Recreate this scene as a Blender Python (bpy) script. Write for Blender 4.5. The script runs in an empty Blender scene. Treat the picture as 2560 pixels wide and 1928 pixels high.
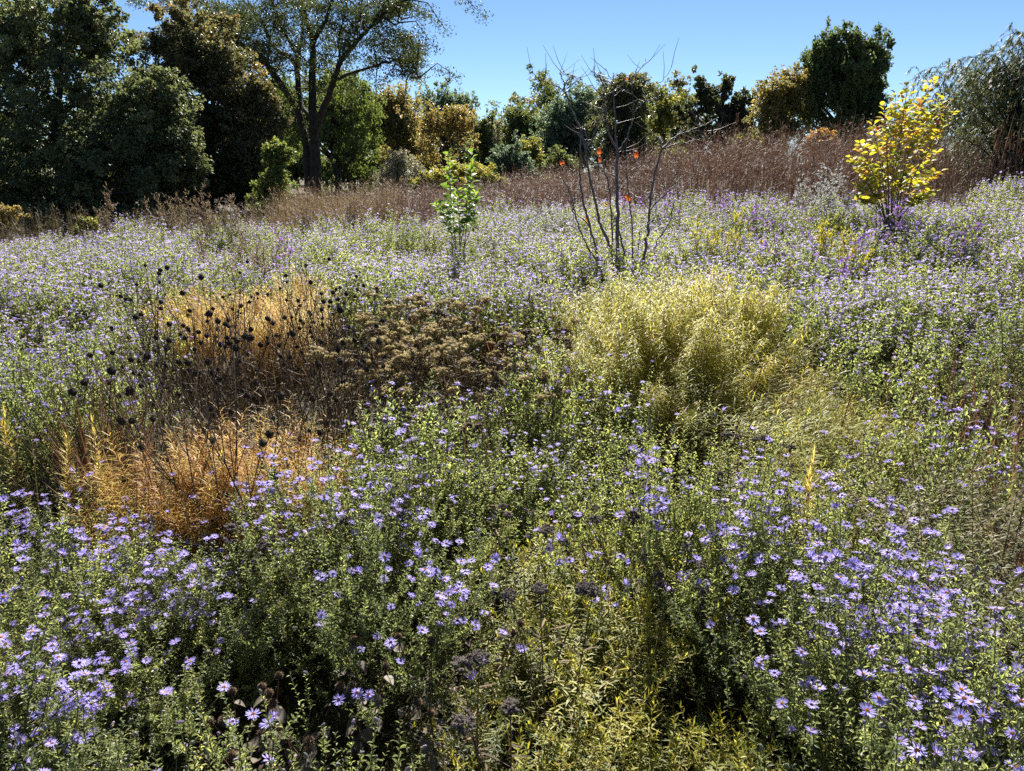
import bpy, math, time
import numpy as np
from mathutils import Matrix, Vector

T0 = time.time()
scene = bpy.context.scene
COL = scene.collection
PI = math.pi
F, CX, CY, PITCH, CAMZ = 1828.0, 1280.0, 964.0, math.radians(16.3), 1.6
CT, ST = math.cos(PITCH), math.sin(PITCH)

# ------------------------------------------------------------------ helpers
def smooth(t):
    t = np.clip(t, 0, 1)
    return t * t * (3 - 2 * t)

def ground(x, y):
    x = np.asarray(x, float); y = np.asarray(y, float)
    g = 0.92 * smooth((y - 2.5) / 11.0) * smooth((x + 6.0) / 15.0)
    g = g + 0.25 * smooth((y - 13) / 8.0) * smooth((x + 4.0) / 8.0)
    return g + 0.03 * np.sin(x * 1.3 + 0.5) * np.cos(y * 0.9)

def proj(p):
    p = np.asarray(p, float)
    x, y, z = p[..., 0], p[..., 1], p[..., 2] - CAMZ
    d = y * CT - z * ST
    v = y * ST + z * CT
    d = np.where(d < 0.05, 0.05, d)
    return CX + F * x / d, CY - F * v / d

def at(px, py, Y):
    u = (px - CX) / F; v = -(py - CY) / F
    s = Y / (CT + v * ST)
    return np.array([u * s, Y, CAMZ + s * (-ST + v * CT)])

def ground_at(px, Y):
    """the ground below the ray column px at depth Y"""
    x = (px - CX) / F * Y / CT
    for _ in range(4):
        z = float(ground(x, Y))
        d = Y * CT - (z - CAMZ) * ST
        x = (px - CX) / F * d
    return np.array([x, Y, float(ground(x, Y))])

def inpoly(px, py, poly):
    px = np.atleast_1d(px); py = np.atleast_1d(py)
    ins = np.zeros(px.shape, bool)
    n = len(poly)
    for i in range(n):
        x1, y1 = poly[i]; x2, y2 = poly[(i + 1) % n]
        if y1 == y2: continue
        c = ((y1 > py) != (y2 > py)) & (px < (x2 - x1) * (py - y1) / (y2 - y1) + x1)
        ins ^= c
    return ins

def unit(v):
    return v / np.maximum(np.linalg.norm(v, axis=-1, keepdims=True), 1e-9)

def rdir(rng, n):
    return unit(rng.normal(size=(n, 3)))

def frames(d, nrm):
    """local Y along d, local Z towards nrm"""
    d = unit(d)
    z = nrm - (nrm * d).sum(-1, keepdims=True) * d
    bad = np.linalg.norm(z, axis=-1) < 1e-4
    if bad.any():
        z[bad] = np.cross(d[bad], np.array([0.3, 0.5, 0.8]))
    z = unit(z)
    x = np.cross(d, z)
    return np.stack([x, d, z], axis=-1)

class MB:
    def __init__(self):
        self.v, self.f, self.n = [], [], 0
    def add(self, v, f, mat=0, tint=0.5, sm=False):
        v = np.asarray(v, np.float32).reshape(-1, 3)
        f = np.asarray(f, np.int64)
        if len(f) == 0: return
        t = np.broadcast_to(np.asarray(tint, np.float32), (len(f),)) if np.ndim(tint) == 0 else np.asarray(tint, np.float32)
        self.f.append((f + self.n, mat, t, sm)); self.v.append(v); self.n += len(v)
    def inst(self, tv, tf, P, R, S, mat=0, tint=0.5, sm=False):
        """instances of the template (tv, tf) at P with rotation R and scale S (n,) or (n,3)"""
        tv = np.asarray(tv, float); tf = np.asarray(tf, np.int64)
        n = len(P)
        if n == 0: return
        S = np.asarray(S, float)
        if S.ndim == 0: S = np.full(n, float(S))
        if S.ndim == 1: S = np.repeat(S[:, None], 3, 1)
        v = np.einsum('nij,nvj->nvi', R, tv[None] * S[:, None, :]) + P[:, None, :]
        f = (tf[None] + (np.arange(n) * len(tv))[:, None, None]).reshape(-1, tf.shape[1])
        t = np.repeat(np.broadcast_to(np.asarray(tint, np.float32), (n,)), len(tf))
        self.add(v, f, mat, t, sm)
    def tubes(self, P, R, sides=3, mat=0, tint=0.5):
        """P (n,k,3) centre lines, R (n,k) radii"""
        P = np.asarray(P, float); n, k, _ = P.shape
        if n == 0: return
        R = np.broadcast_to(np.asarray(R, float), (n, k))
        t = unit(np.gradient(P, axis=1))
        ref = np.where(np.abs(t[..., 2:3]) > 0.9, np.array([1.0, 0, 0]), np.array([0, 0, 1.0]))
        a = unit(np.cross(t, ref)); b = np.cross(t, a)
        ang = np.arange(sides) * 2 * PI / sides
        ring = P[:, :, None] + R[:, :, None, None] * (np.cos(ang)[None, None, :, None] * a[:, :, None] + np.sin(ang)[None, None, :, None] * b[:, :, None])
        i, j = np.meshgrid(np.arange(k - 1), np.arange(sides), indexing='ij')
        j2 = (j + 1) % sides
        q = np.stack([i * sides + j, i * sides + j2, (i + 1) * sides + j2, (i + 1) * sides + j], -1).reshape(-1, 4)
        f = (q[None] + (np.arange(n) * k * sides)[:, None, None]).reshape(-1, 4)
        tt = np.repeat(np.broadcast_to(np.asarray(tint, np.float32), (n,)), len(q))
        self.add(ring, f, mat, tt, True)
    def blades(self, P, d, L, W, droop, mat=0, tint=0.5, seg=2):
        """narrow arching leaves from P along d, bending by droop (n,3)"""
        n = len(P)
        if n == 0: return
        d = unit(d); L = np.broadcast_to(np.asarray(L, float), (n,)); W = np.broadcast_to(np.asarray(W, float), (n,))
        s = np.linspace(0, 1, seg + 1)
        prof = np.array([0.6] + [1.0] * (seg - 1) + [0.0]) if seg > 1 else np.array([1.0, 0.0])
        c = P[:, None] + d[:, None] * (s[None, :, None] * L[:, None, None]) + droop[:, None] * (s ** 2)[None, :, None] * L[:, None, None]
        side = unit(np.cross(d, np.array([0, 0, 1.0])) + 1e-4)
        off = side[:, None] * (0.5 * W[:, None] * prof[None])[:, :, None]
        l, r = c[:, :-1] - off[:, :-1], c[:, :-1] + off[:, :-1]
        v = np.concatenate([np.stack([l, r], 2).reshape(n, -1, 3), c[:, -1:]], 1)
        nv = v.shape[1]
        t = np.broadcast_to(np.asarray(tint, np.float32), (n,))
        base = self.n
        self.v.append(v.reshape(-1, 3).astype(np.float32)); self.n += n * nv
        o = (np.arange(n) * nv)[:, None, None] + base
        q = np.array([[2 * i, 2 * i + 1, 2 * i + 3, 2 * i + 2] for i in range(seg - 1)], np.int64).reshape(-1, 4)
        if len(q):
            self.f.append(((q[None] + o).reshape(-1, 4), mat, np.repeat(t, len(q)), True))
        tr = np.array([[2 * seg - 2, 2 * seg - 1, 2 * seg]], np.int64)
        self.f.append(((tr[None] + o).reshape(-1, 3), mat, t, True))
    def mesh(self, name, mats):
        me = bpy.data.meshes.new(name)
        if self.n == 0: return me
        V = np.concatenate(self.v)
        me.vertices.add(len(V)); me.vertices.foreach_set('co', V.ravel())
        lv = np.concatenate([f.ravel() for f, *_ in self.f]).astype(np.int32)
        tot = np.concatenate([np.full(len(f), f.shape[1], np.int32) for f, *_ in self.f])
        st = np.concatenate([[0], np.cumsum(tot)[:-1]]).astype(np.int32)
        me.loops.add(len(lv)); me.loops.foreach_set('vertex_index', lv)
        me.polygons.add(len(tot)); me.polygons.foreach_set('loop_start', st)
        me.polygons.foreach_set('material_index', np.concatenate([np.full(len(f), m, np.int32) for f, m, *_ in self.f]))
        me.polygons.foreach_set('use_smooth', np.concatenate([np.full(len(f), s, bool) for f, _, _, s in self.f]))
        a = me.attributes.new('tint', 'FLOAT', 'FACE')
        a.data.foreach_set('value', np.concatenate([t for _, _, t, _ in self.f]).astype(np.float32))
        for m in (mats if isinstance(mats, (list, tuple)) else [mats]): me.materials.append(m)
        me.update(calc_edges=True)
        return me
    def build(self, name, mats, parent=None):
        return link(name, self.mesh(name, mats), parent)

def link(name, data, parent=None, mw=None):
    o = bpy.data.objects.new(name, data); COL.objects.link(o)
    if parent is not None: o.parent = parent
    if mw is not None: o.matrix_basis = mw
    return o

def thing(name, label, cat, loc=(0, 0, 0), rz=0.0, sc=1.0, group=None, tilt=(0, 0)):
    o = bpy.data.objects.new(name, None); COL.objects.link(o)
    o.empty_display_size = 0.1
    o.location = [float(q) for q in loc]; o.rotation_euler = (tilt[0], tilt[1], rz)
    o.scale = (sc, sc, sc) if np.ndim(sc) == 0 else tuple(float(q) for q in sc)
    o['label'] = label; o['category'] = cat
    if group: o['group'] = group
    return o

def ordinal(n):
    w = ['leftmost', 'second', 'third', 'fourth', 'fifth', 'sixth', 'seventh', 'eighth', 'ninth', 'tenth', 'eleventh', 'twelfth',
         'thirteenth', 'fourteenth', 'fifteenth', 'sixteenth', 'seventeenth', 'eighteenth', 'nineteenth', 'twentieth']
    return w[n] if n < len(w) else '%dth' % (n + 1)

# ------------------------------------------------------------------ materials
def leafmat(name, cols, tr=0.4, rough=0.5, spec=0.35, trgain=1.3, rnd=0.25, trhue=(1.0, 1.0, 0.75)):
    """foliage: colour picked by the per-leaf tint and the plant's own random value; part of the light passes through"""
    m = bpy.data.materials.new(name); m.use_nodes = True
    nt = m.node_tree; N = nt.nodes; L = nt.links; N.clear()
    out = N.new('ShaderNodeOutputMaterial')
    at_ = N.new('ShaderNodeAttribute'); at_.attribute_name = 'tint'
    oi = N.new('ShaderNodeObjectInfo')
    ma = N.new('ShaderNodeMath'); ma.operation = 'MULTIPLY_ADD'
    L.new(oi.outputs['Random'], ma.inputs[0]); ma.inputs[1].default_value = rnd; L.new(at_.outputs['Fac'], ma.inputs[2])
    sb = N.new('ShaderNodeMath'); sb.operation = 'SUBTRACT'; L.new(ma.outputs[0], sb.inputs[0]); sb.inputs[1].default_value = rnd / 2
    cr = N.new('ShaderNodeValToRGB'); L.new(sb.outputs[0], cr.inputs[0])
    el = cr.color_ramp.elements
    while len(el) < len(cols): el.new(0.5)
    for i, c in enumerate(cols):
        el[i].position = i / max(1, len(cols) - 1); el[i].color = (*c, 1)
    pb = N.new('ShaderNodeBsdfPrincipled'); L.new(cr.outputs[0], pb.inputs['Base Color'])
    pb.inputs['Roughness'].default_value = rough; pb.inputs['Specular IOR Level'].default_value = spec
    if tr > 0:
        mx = N.new('ShaderNodeMix'); mx.data_type = 'RGBA'; mx.blend_type = 'MULTIPLY'; mx.inputs['Factor'].default_value = 1
        L.new(cr.outputs[0], mx.inputs[6]); mx.inputs[7].default_value = (trgain * trhue[0], trgain * trhue[1], trgain * trhue[2], 1)
        tb = N.new('ShaderNodeBsdfTranslucent'); L.new(mx.outputs[2], tb.inputs['Color'])
        ms = N.new('ShaderNodeMixShader'); ms.inputs[0].default_value = tr
        L.new(pb.outputs[0], ms.inputs[1]); L.new(tb.outputs[0], ms.inputs[2]); L.new(ms.outputs[0], out.inputs[0])
    else:
        L.new(pb.outputs[0], out.inputs[0])
    return m

def noisemat(name, c1, c2, scale=3.0, rough=0.9, bump=0.3, c3=None):
    m = bpy.data.materials.new(name); m.use_nodes = True
    nt = m.node_tree; N = nt.nodes; L = nt.links
    pb = N['Principled BSDF']; pb.inputs['Roughness'].default_value = rough; pb.inputs['Specular IOR Level'].default_value = 0.2
    tc = N.new('ShaderNodeTexCoord'); no = N.new('ShaderNodeTexNoise'); no.inputs['Scale'].default_value = scale; no.inputs['Detail'].default_value = 8
    L.new(tc.outputs['Object'], no.inputs['Vector'])
    cr = N.new('ShaderNodeValToRGB'); L.new(no.outputs['Fac'], cr.inputs[0])
    cr.color_ramp.elements[0].color = (*c1, 1); cr.color_ramp.elements[1].color = (*c2, 1)
    cr.color_ramp.elements[0].position = 0.3; cr.color_ramp.elements[1].position = 0.7
    if c3:
        e = cr.color_ramp.elements.new(0.5); e.color = (*c3, 1)
    L.new(cr.outputs[0], pb.inputs['Base Color'])
    if bump:
        bp = N.new('ShaderNodeBump'); bp.inputs['Strength'].default_value = bump; L.new(no.outputs['Fac'], bp.inputs['Height']); L.new(bp.outputs[0], pb.inputs['Normal'])
    return m

M = {}
M['soil'] = noisemat('soil', (0.035, 0.026, 0.017), (0.11, 0.08, 0.05), 1.7, c3=(0.06, 0.05, 0.025))
M['bark'] = noisemat('bark', (0.018, 0.015, 0.013), (0.06, 0.05, 0.042), 6.0)
M['bark_grey'] = noisemat('bark_grey', (0.07, 0.06, 0.052), (0.17, 0.15, 0.13), 9.0)
M['twig_bark'] = noisemat('twig_bark', (0.06, 0.05, 0.045), (0.17, 0.14, 0.125), 30.0, rough=0.55)
M['aster_leaf'] = leafmat('aster_leaf', [(0.08, 0.105, 0.04), (0.19, 0.225, 0.09), (0.31, 0.345, 0.13), (0.46, 0.45, 0.13)], 0.55, 0.45, 0.5, 1.6, 0.32)
M['aster_stem'] = leafmat('aster_stem', [(0.05, 0.055, 0.02), (0.12, 0.10, 0.05)], 0.0)
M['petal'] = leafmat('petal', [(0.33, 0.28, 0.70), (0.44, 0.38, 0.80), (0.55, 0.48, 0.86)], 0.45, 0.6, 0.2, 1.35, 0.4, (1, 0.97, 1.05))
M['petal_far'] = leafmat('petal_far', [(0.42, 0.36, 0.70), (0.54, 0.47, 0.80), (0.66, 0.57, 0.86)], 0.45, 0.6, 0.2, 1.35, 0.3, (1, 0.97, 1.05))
M['petal_purple'] = leafmat('petal_purple', [(0.24, 0.10, 0.42), (0.36, 0.18, 0.56), (0.46, 0.26, 0.62)], 0.45, 0.6, 0.2, 1.3, 0.3, (1, 0.95, 1.05))
M['petal_white'] = leafmat('petal_white', [(0.55, 0.56, 0.55), (0.75, 0.76, 0.74)], 0.3, 0.6, 0.2, 1.1, 0.2, (1, 1, 1))
M['disc'] = leafmat('disc', [(0.10, 0.03, 0.03), (0.62, 0.30, 0.02), (0.70, 0.40, 0.03)], 0.0, 0.8, 0.1, rnd=0.9)
M['bud'] = leafmat('bud', [(0.12, 0.16, 0.07), (0.25, 0.17, 0.28)], 0.2)
M['star_pale'] = leafmat('star_pale', [(0.15, 0.16, 0.02), (0.30, 0.29, 0.05), (0.42, 0.38, 0.075), (0.50, 0.40, 0.04)], 0.5, 0.5, 0.25, 1.4, 0.25)
M['star_green'] = leafmat('star_green', [(0.13, 0.15, 0.025), (0.29, 0.29, 0.05), (0.43, 0.39, 0.07), (0.50, 0.38, 0.04)], 0.5, 0.5, 0.25, 1.4, 0.3)
M['star_gold'] = leafmat('star_gold', [(0.36, 0.16, 0.04), (0.50, 0.28, 0.07), (0.58, 0.40, 0.09), (0.58, 0.48, 0.15)], 0.5, 0.5, 0.25, 1.4, 0.25)
M['star_stem'] = leafmat('star_stem', [(0.10, 0.05, 0.025), (0.22, 0.14, 0.05)], 0.0)
M['mint_leaf'] = leafmat('mint_leaf', [(0.05, 0.075, 0.02), (0.11, 0.14, 0.03), (0.24, 0.25, 0.04), (0.42, 0.38, 0.06)], 0.5, 0.5, 0.22, 1.5, 0.3)
M['olive_leaf'] = leafmat('olive_leaf', [(0.04, 0.05, 0.022), (0.10, 0.105, 0.04), (0.17, 0.16, 0.06), (0.26, 0.21, 0.08)], 0.45, 0.5, 0.25, 1.4, 0.2)
M['dry_dark'] = leafmat('dry_dark', [(0.018, 0.014, 0.011), (0.06, 0.045, 0.033)], 0.1, 0.85, 0.15)
M['dry_stem'] = leafmat('dry_stem', [(0.04, 0.03, 0.022), (0.10, 0.072, 0.05), (0.18, 0.13, 0.085)], 0.2, 0.7, 0.2)
M['dry_brown'] = leafmat('dry_brown', [(0.045, 0.03, 0.02), (0.12, 0.075, 0.045), (0.2, 0.13, 0.07)], 0.15, 0.7, 0.2)
M['dry_tan'] = leafmat('dry_tan', [(0.2, 0.15, 0.08), (0.36, 0.29, 0.16), (0.48, 0.41, 0.24)], 0.45, 0.8, 0.2, 1.5)
M['dry_mid'] = leafmat('dry_mid', [(0.06, 0.042, 0.025), (0.15, 0.11, 0.06), (0.26, 0.2, 0.11)], 0.25, 0.7, 0.2)
M['dry_grey'] = leafmat('dry_grey', [(0.07, 0.055, 0.05), (0.17, 0.14, 0.13)], 0.25, 0.85, 0.2, 1.4)
M['dry_leaf'] = leafmat('dry_leaf', [(0.09, 0.07, 0.055), (0.19, 0.16, 0.12)], 0.2, 0.6, 0.3)
M['meadow_brown'] = leafmat('meadow_brown', [(0.05, 0.026, 0.022), (0.095, 0.048, 0.039), (0.145, 0.085, 0.068), (0.22, 0.15, 0.11)], 0.25, 0.7, 0.25, 1.2, 0.0)
M['bluestem'] = leafmat('bluestem', [(0.09, 0.04, 0.025), (0.19, 0.095, 0.06), (0.30, 0.19, 0.11)], 0.3, 0.55, 0.3)
M['grass_green'] = leafmat('grass_green', [(0.03, 0.045, 0.015), (0.07, 0.09, 0.03), (0.15, 0.13, 0.06)], 0.35, 0.5, 0.3)
M['sapling_leaf'] = leafmat('sapling_leaf', [(0.035, 0.07, 0.02), (0.10, 0.18, 0.03), (0.24, 0.34, 0.04)], 0.5, 0.5, 0.25, 1.5, 0.0)
M['yellow_leaf'] = leafmat('yellow_leaf', [(0.08, 0.11, 0.025), (0.25, 0.26, 0.03), (0.44, 0.37, 0.03), (0.5, 0.28, 0.045), (0.42, 0.13, 0.06)], 0.5, 0.5, 0.25, 1.5, 0.0)
M['orange_leaf'] = leafmat('orange_leaf', [(0.42, 0.09, 0.025), (0.5, 0.14, 0.035)], 0.4, 0.5, 0.3, 1.4)
M['goldenrod'] = leafmat('goldenrod', [(0.46, 0.42, 0.04), (0.64, 0.56, 0.05)], 0.45, 0.7, 0.2)
def treemat(name, *cols, tr=0.45, spec=0.35, rough=0.45): return leafmat(name, [tuple(1.65 * q for q in c) for c in cols], tr, rough, spec, 1.6, 0.0)
M['maple'] = treemat('maple', (0.04, 0.05, 0.027), (0.068, 0.08, 0.038), (0.11, 0.115, 0.045), (0.2, 0.17, 0.055))
M['maple_brown'] = treemat('maple_brown', (0.045, 0.05, 0.028), (0.075, 0.073, 0.035), (0.15, 0.105, 0.035), (0.27, 0.17, 0.05))
M['elm'] = treemat('elm', (0.018, 0.024, 0.009), (0.034, 0.042, 0.014), (0.07, 0.08, 0.022), tr=.35, spec=.2)
M['lime'] = treemat('lime', (0.035, 0.05, 0.014), (0.07, 0.09, 0.024), (0.14, 0.15, 0.038))
M['tree_green'] = treemat('tree_green', (0.035, 0.05, 0.018), (0.07, 0.085, 0.028), (0.15, 0.15, 0.04))
M['tree_blue'] = treemat('tree_blue', (0.04, 0.06, 0.045), (0.075, 0.10, 0.065), (0.12, 0.14, 0.08))
M['tree_brown'] = treemat('tree_brown', (0.05, 0.055, 0.02), (0.11, 0.095, 0.03), (0.20, 0.145, 0.04))
M['tree_tan'] = treemat('tree_tan', (0.08, 0.068, 0.024), (0.14, 0.11, 0.04), (0.21, 0.15, 0.05))
M['tree_yellow'] = treemat('tree_yellow', (0.06, 0.07, 0.018), (0.13, 0.125, 0.028), (0.24, 0.20, 0.035))
M['tree_dark'] = treemat('tree_dark', (0.03, 0.038, 0.018), (0.055, 0.06, 0.026), (0.12, 0.09, 0.035))
M['tree_russet'] = treemat('tree_russet', (0.07, 0.05, 0.02), (0.18, 0.10, 0.035), (0.36, 0.2, 0.06))
M['willow'] = treemat('willow', (0.035, 0.045, 0.018), (0.07, 0.08, 0.034), (0.12, 0.125, 0.055), tr=0.35, spec=0.15, rough=0.5)
M['grey_twig'] = treemat('grey_twig', (0.08, 0.075, 0.055), (0.14, 0.13, 0.095), (0.2, 0.17, 0.12))

# ------------------------------------------------------------------ templates
LEAF_V = np.array([[0, 0, 0], [-.5, .45, .16], [.5, .45, .16], [0, 1, 0.05]]); LEAF_F = np.array([[0, 2, 3], [0, 3, 1]])
def curl_leaf(w=1.0):
    """six-point lanceolate leaf, folded along the midrib and curled back"""
    v = np.array([[0, 0, 0], [-.42, .33, .10], [.42, .33, .10], [0, .36, 0], [-.34, .7, .06], [.34, .7, .06], [0, .72, -.03], [0, 1, -.16]], float)
    f3 = np.array([[0, 2, 3], [0, 3, 1], [6, 5, 7], [6, 7, 4], [3, 2, 5], [3, 5, 6], [1, 3, 6], [1, 6, 4]])
    return v, f3
CURL_V, CURL_F = curl_leaf()
def ovate():
    s = [0, .12, .35, .6, .82, 1]; w = [0.04, .3, .5, .45, .25, 0.02]; v = []; f = []
    for i, (a, b) in enumerate(zip(s, w)):
        z = -0.16 * a * a
        v += [[-b, a, z + b * .25], [0, a, z], [b, a, z + b * .25]]
    for i in range(len(s) - 1):
        a = 3 * i
        f += [[a, a + 1, a + 4, a + 3], [a + 1, a + 2, a + 5, a + 4]]
    return np.array(v, float), np.array(f)
OVATE_V, OVATE_F = ovate()
def blob(n=6, m=4, seed=0, rough=0.0):
    rng = np.random.default_rng(seed); v = [[0, 0, -1.0]]; f = []
    for i in range(1, m):
        t = PI * i / m - PI / 2
        for j in range(n):
            r = 1 + rough * rng.normal()
            v.append([r * math.cos(t) * math.cos(2 * PI * j / n), r * math.cos(t) * math.sin(2 * PI * j / n), r * math.sin(t)])
    v.append([0, 0, 1.0]); e = len(v) - 1
    for j in range(n):
        j2 = (j + 1) % n
        f.append([0, 1 + j2, 1 + j]); f.append([e, 1 + (m - 2) * n + j, 1 + (m - 2) * n + j2])
        for i in range(m - 2):
            a, b = 1 + i * n, 1 + (i + 1) * n
            f.append([a + j, a + j2, b + j2]); f.append([a + j, b + j2, b + j])
    return np.array(v, float), np.array(f)
OCT_V, OCT_F = blob(4, 2)
BLOB_V, BLOB_F = blob(6, 4, 1, 0.06)

def make_flower(seed, cup=0.1, npet=26, far=False, openness=1.0):
    """one daisy, diameter 1, facing +Z: (petals mesh builder, disc mesh builder)"""
    rng = np.random.default_rng(seed)
    p, d = MB(), MB()
    a = np.arange(npet) * 2 * PI / npet + rng.normal(size=npet) * 0.09
    L = 0.42 * rng.uniform(0.82, 1.08, npet)
    el = cup + rng.normal(size=npet) * 0.13
    el = np.where(rng.random(npet) < 0.08, el - 0.5, el)
    if far:
        dirs = np.stack([np.cos(a) * np.cos(el), np.sin(a) * np.cos(el), np.sin(el)], -1)
        p.blades(dirs * 0.08, dirs, L, 1.5 / npet * 2, np.array([[0, 0, -0.12]]).repeat(npet, 0), 0, rng.uniform(0.2, 0.9, npet), 1)
        tv = np.array([[math.cos(t) * .13, math.sin(t) * .13, 0.03] for t in np.arange(5) * 2 * PI / 5] + [[0, 0, .09]])
        p.add(tv, [[i, (i + 1) % 5, 5] for i in range(5)], 1, rng.uniform(0.2, 1.0))
        return p, d
    dirs = np.stack([np.cos(a) * np.cos(el), np.sin(a) * np.cos(el), np.sin(el)], -1)
    tang = np.stack([-np.sin(a), np.cos(a), np.zeros(npet)], -1)
    nrm = np.cross(dirs, tang)
    R = frames(dirs, -nrm)
    pv = np.array([[-.035, 0, 0], [.035, 0, 0], [-.085, .45, .03], [.085, .45, .03], [-.065, .82, 0.0], [.065, .82, 0.0], [0, 1, -.05]])
    S = np.stack([L * openness * 1.15, L, L], -1)
    z = np.array([0, 0, 0.02]) + np.where((np.arange(npet) % 2)[:, None] == 1, 0.0, 0.015) * np.array([0, 0, 1.0])
    t = rng.uniform(0.15, 0.85, npet)
    p.inst(pv, np.array([[0, 1, 3, 2], [2, 3, 5, 4]]), dirs * 0.09 + z, R, S, 0, t)
    p.inst(pv, np.array([[4, 5, 6]]), dirs * 0.09 + z, R, S, 0, t)
    # green cup below
    ang = np.arange(8) * 2 * PI / 8
    v = [[.10 * math.cos(t), .10 * math.sin(t), 0.015] for t in ang] + [[.07 * math.cos(t), .07 * math.sin(t), -.14] for t in ang]
    p.add(v, [[i, (i + 1) % 8, 8 + (i + 1) % 8, 8 + i] for i in range(8)], 1, 0.4)
    # disc of tiny florets
    n = 46; k = np.arange(n); r = 0.125 * np.sqrt((k + .5) / n); th = k * 2.39996
    P = np.stack([r * np.cos(th), r * np.sin(th), 0.035 + 0.05 * (1 - (r / .125) ** 2)], -1)
    d.inst(OCT_V, OCT_F, P, np.tile(np.eye(3), (n, 1, 1)), np.stack([np.full(n, .02), np.full(n, .02), np.full(n, .035)], -1), 0, rng.uniform(-0.1, 0.2, n) + 0.25)
    return p, d

# ------------------------------------------------------------------ aster plants
def aster_bush(seed, H=0.6, R=0.36, nst=46, nb=7, nl=15, lod=0, lscale=1.0, shoots=10):
    """returns (stem builder, leaf builder, flower positions, flower directions)"""
    rng = np.random.default_rng(seed)
    st, lf = MB(), MB()
    az = rng.uniform(0, 2 * PI, nst); rr = R * np.sqrt(rng.uniform(0.0, 1, nst)) * rng.uniform(.85, 1.15, nst)
    h = H * (1 - 0.42 * (rr / R) ** 2) * rng.uniform(0.78, 1.12, nst)
    hd = np.stack([np.cos(az), np.sin(az), np.zeros(nst)], -1)
    base = hd * rng.uniform(0, 0.09, nst)[:, None]
    wob = rng.normal(size=(nst, 3)) * 0.03; wob[:, 2] = 0
    def stem(i, t):
        t = t[:, None]
        return base[i] + hd[i] * (rr[i][:, None] * t ** 1.5) + wob[i] * np.sin(t * 5) + np.array([0, 0, 1.0]) * (h[i][:, None] * (t * 1.08 - 0.08 * t * t))
    K = 5; tt = np.linspace(0, 1, K)
    P = np.stack([stem(np.arange(nst), np.full(nst, t)) for t in tt], 1)
    st.tubes(P, np.linspace(0.0028, 0.0012, K)[None].repeat(nst, 0), 3, 0, rng.uniform(0, 1, nst))
    # side branches
    bi = np.repeat(np.arange(nst), nb); n = len(bi)
    bt = rng.uniform(0.35, 1.0, n) ** 0.8
    bp = stem(bi, bt)
    d = unit(rdir(rng, n) * np.array([1, 1, .3]) * 0.8 + hd[bi] * 0.35 + np.array([0, 0, .75]))
    BL = rng.uniform(0.06, 0.15, n) * (1.25 - 0.5 * bt) * H / 0.6
    top = np.arange(n) % nb == 0
    bt[top] = 1.0; bp[top] = stem(bi[top], bt[top]); d[top] = unit(hd[bi[top]] * 0.25 + rdir(rng, top.sum()) * .2 + np.array([0, 0, 1.0])); BL[top] *= 0.8
    bend = np.array([0, 0, 0.35]) + rdir(rng, n) * 0.15
    def br(i, s):
        s = s[:, None]; return bp[i] + d[i] * BL[i][:, None] * s + bend[i] * BL[i][:, None] * s * s
    P = np.stack([br(np.arange(n), np.full(n, s)) for s in (0, .5, 1)], 1)
    st.tubes(P, np.array([[0.0014, 0.0011, 0.0008]]).repeat(n, 0), 3, 0, rng.uniform(0, 1, n))
    # leaves on the branches
    li = np.repeat(np.arange(n), nl); m = len(li)
    s = np.tile((np.arange(nl) + 0.5) / nl, n) + rng.normal(size=m) * 0.02
    tang = unit(d[li] + 2 * bend[li] * s[:, None])
    phi = np.tile(np.arange(nl) * 2.39996, n) + np.repeat(rng.uniform(0, 6.28, n), nl)
    ref = np.where(np.abs(tang[:, 2:3]) > 0.95, np.array([1.0, 0, 0]), np.array([0, 0, 1.0]))
    a = unit(np.cross(tang, ref)); b = np.cross(tang, a)
    rad = np.cos(phi)[:, None] * a + np.sin(phi)[:, None] * b
    ld = unit(rad * 0.85 + tang * rng.uniform(0.15, 1.0, m)[:, None] + rng.normal(size=(m, 3)) * 0.15)
    LL = rng.uniform(0.012, 0.022, m) * (1.15 - 0.45 * s) * lscale
    Rm = frames(ld, unit(tang + rng.normal(size=(m, 3)) * 0.25))
    bt_t = np.repeat(rng.normal(size=n) * 0.12, nl)
    tint = np.clip(0.36 + bt_t + rng.normal(size=m) * 0.12 + 0.18 * s, 0, 1)
    tv, tf = (CURL_V, CURL_F) if lod == 0 else (LEAF_V, LEAF_F)
    W = rng.uniform(0.32, 0.46, m)
    if lod: W = W * 1.2
    lf.inst(tv, tf, br(li, s), Rm, np.stack([LL * W, LL, LL], -1), 0, tint)
    # larger leaves on the stems
    ns = 16 if lod == 0 else 8
    si = np.repeat(np.arange(nst), ns); m = len(si); t = rng.uniform(0.1, 0.7, m)
    a = rng.uniform(0, 2 * PI, m)
    ld = unit(np.stack([np.cos(a), np.sin(a), rng.uniform(-0.3, 0.8, m)], -1))
    LL = rng.uniform(0.018, 0.03, m) * lscale * (.9 if lod == 0 else 1)
    lf.inst(tv, tf, stem(si, t), frames(ld, np.array([[0, 0, 1.0]]) + rng.normal(size=(m, 3)) * .3), np.stack([LL * .25, LL, LL], -1), 0, np.clip(0.25 + rng.normal(size=m) * 0.12 + 0.2 * t, 0, 1))
    # buds and flower sites at the branch ends
    tips = br(np.arange(n), np.ones(n)); td = unit(d + 2 * bend)
    rh = np.linalg.norm(tips[:, :2], axis=1)
    env = H * (1 - 0.45 * np.minimum(rh / R, 1.2) ** 2)
    high = tips[:, 2] > env * 0.86
    order = rng.permutation(np.nonzero(high)[0])
    fd = unit(td * 0.22 + np.array([0, 0.0, 1.0]) + rng.normal(size=(n, 3)) * 0.24)
    nbud = order[len(order) // 2:]
    Pb = tips[nbud] + td[nbud] * 0.004
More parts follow.
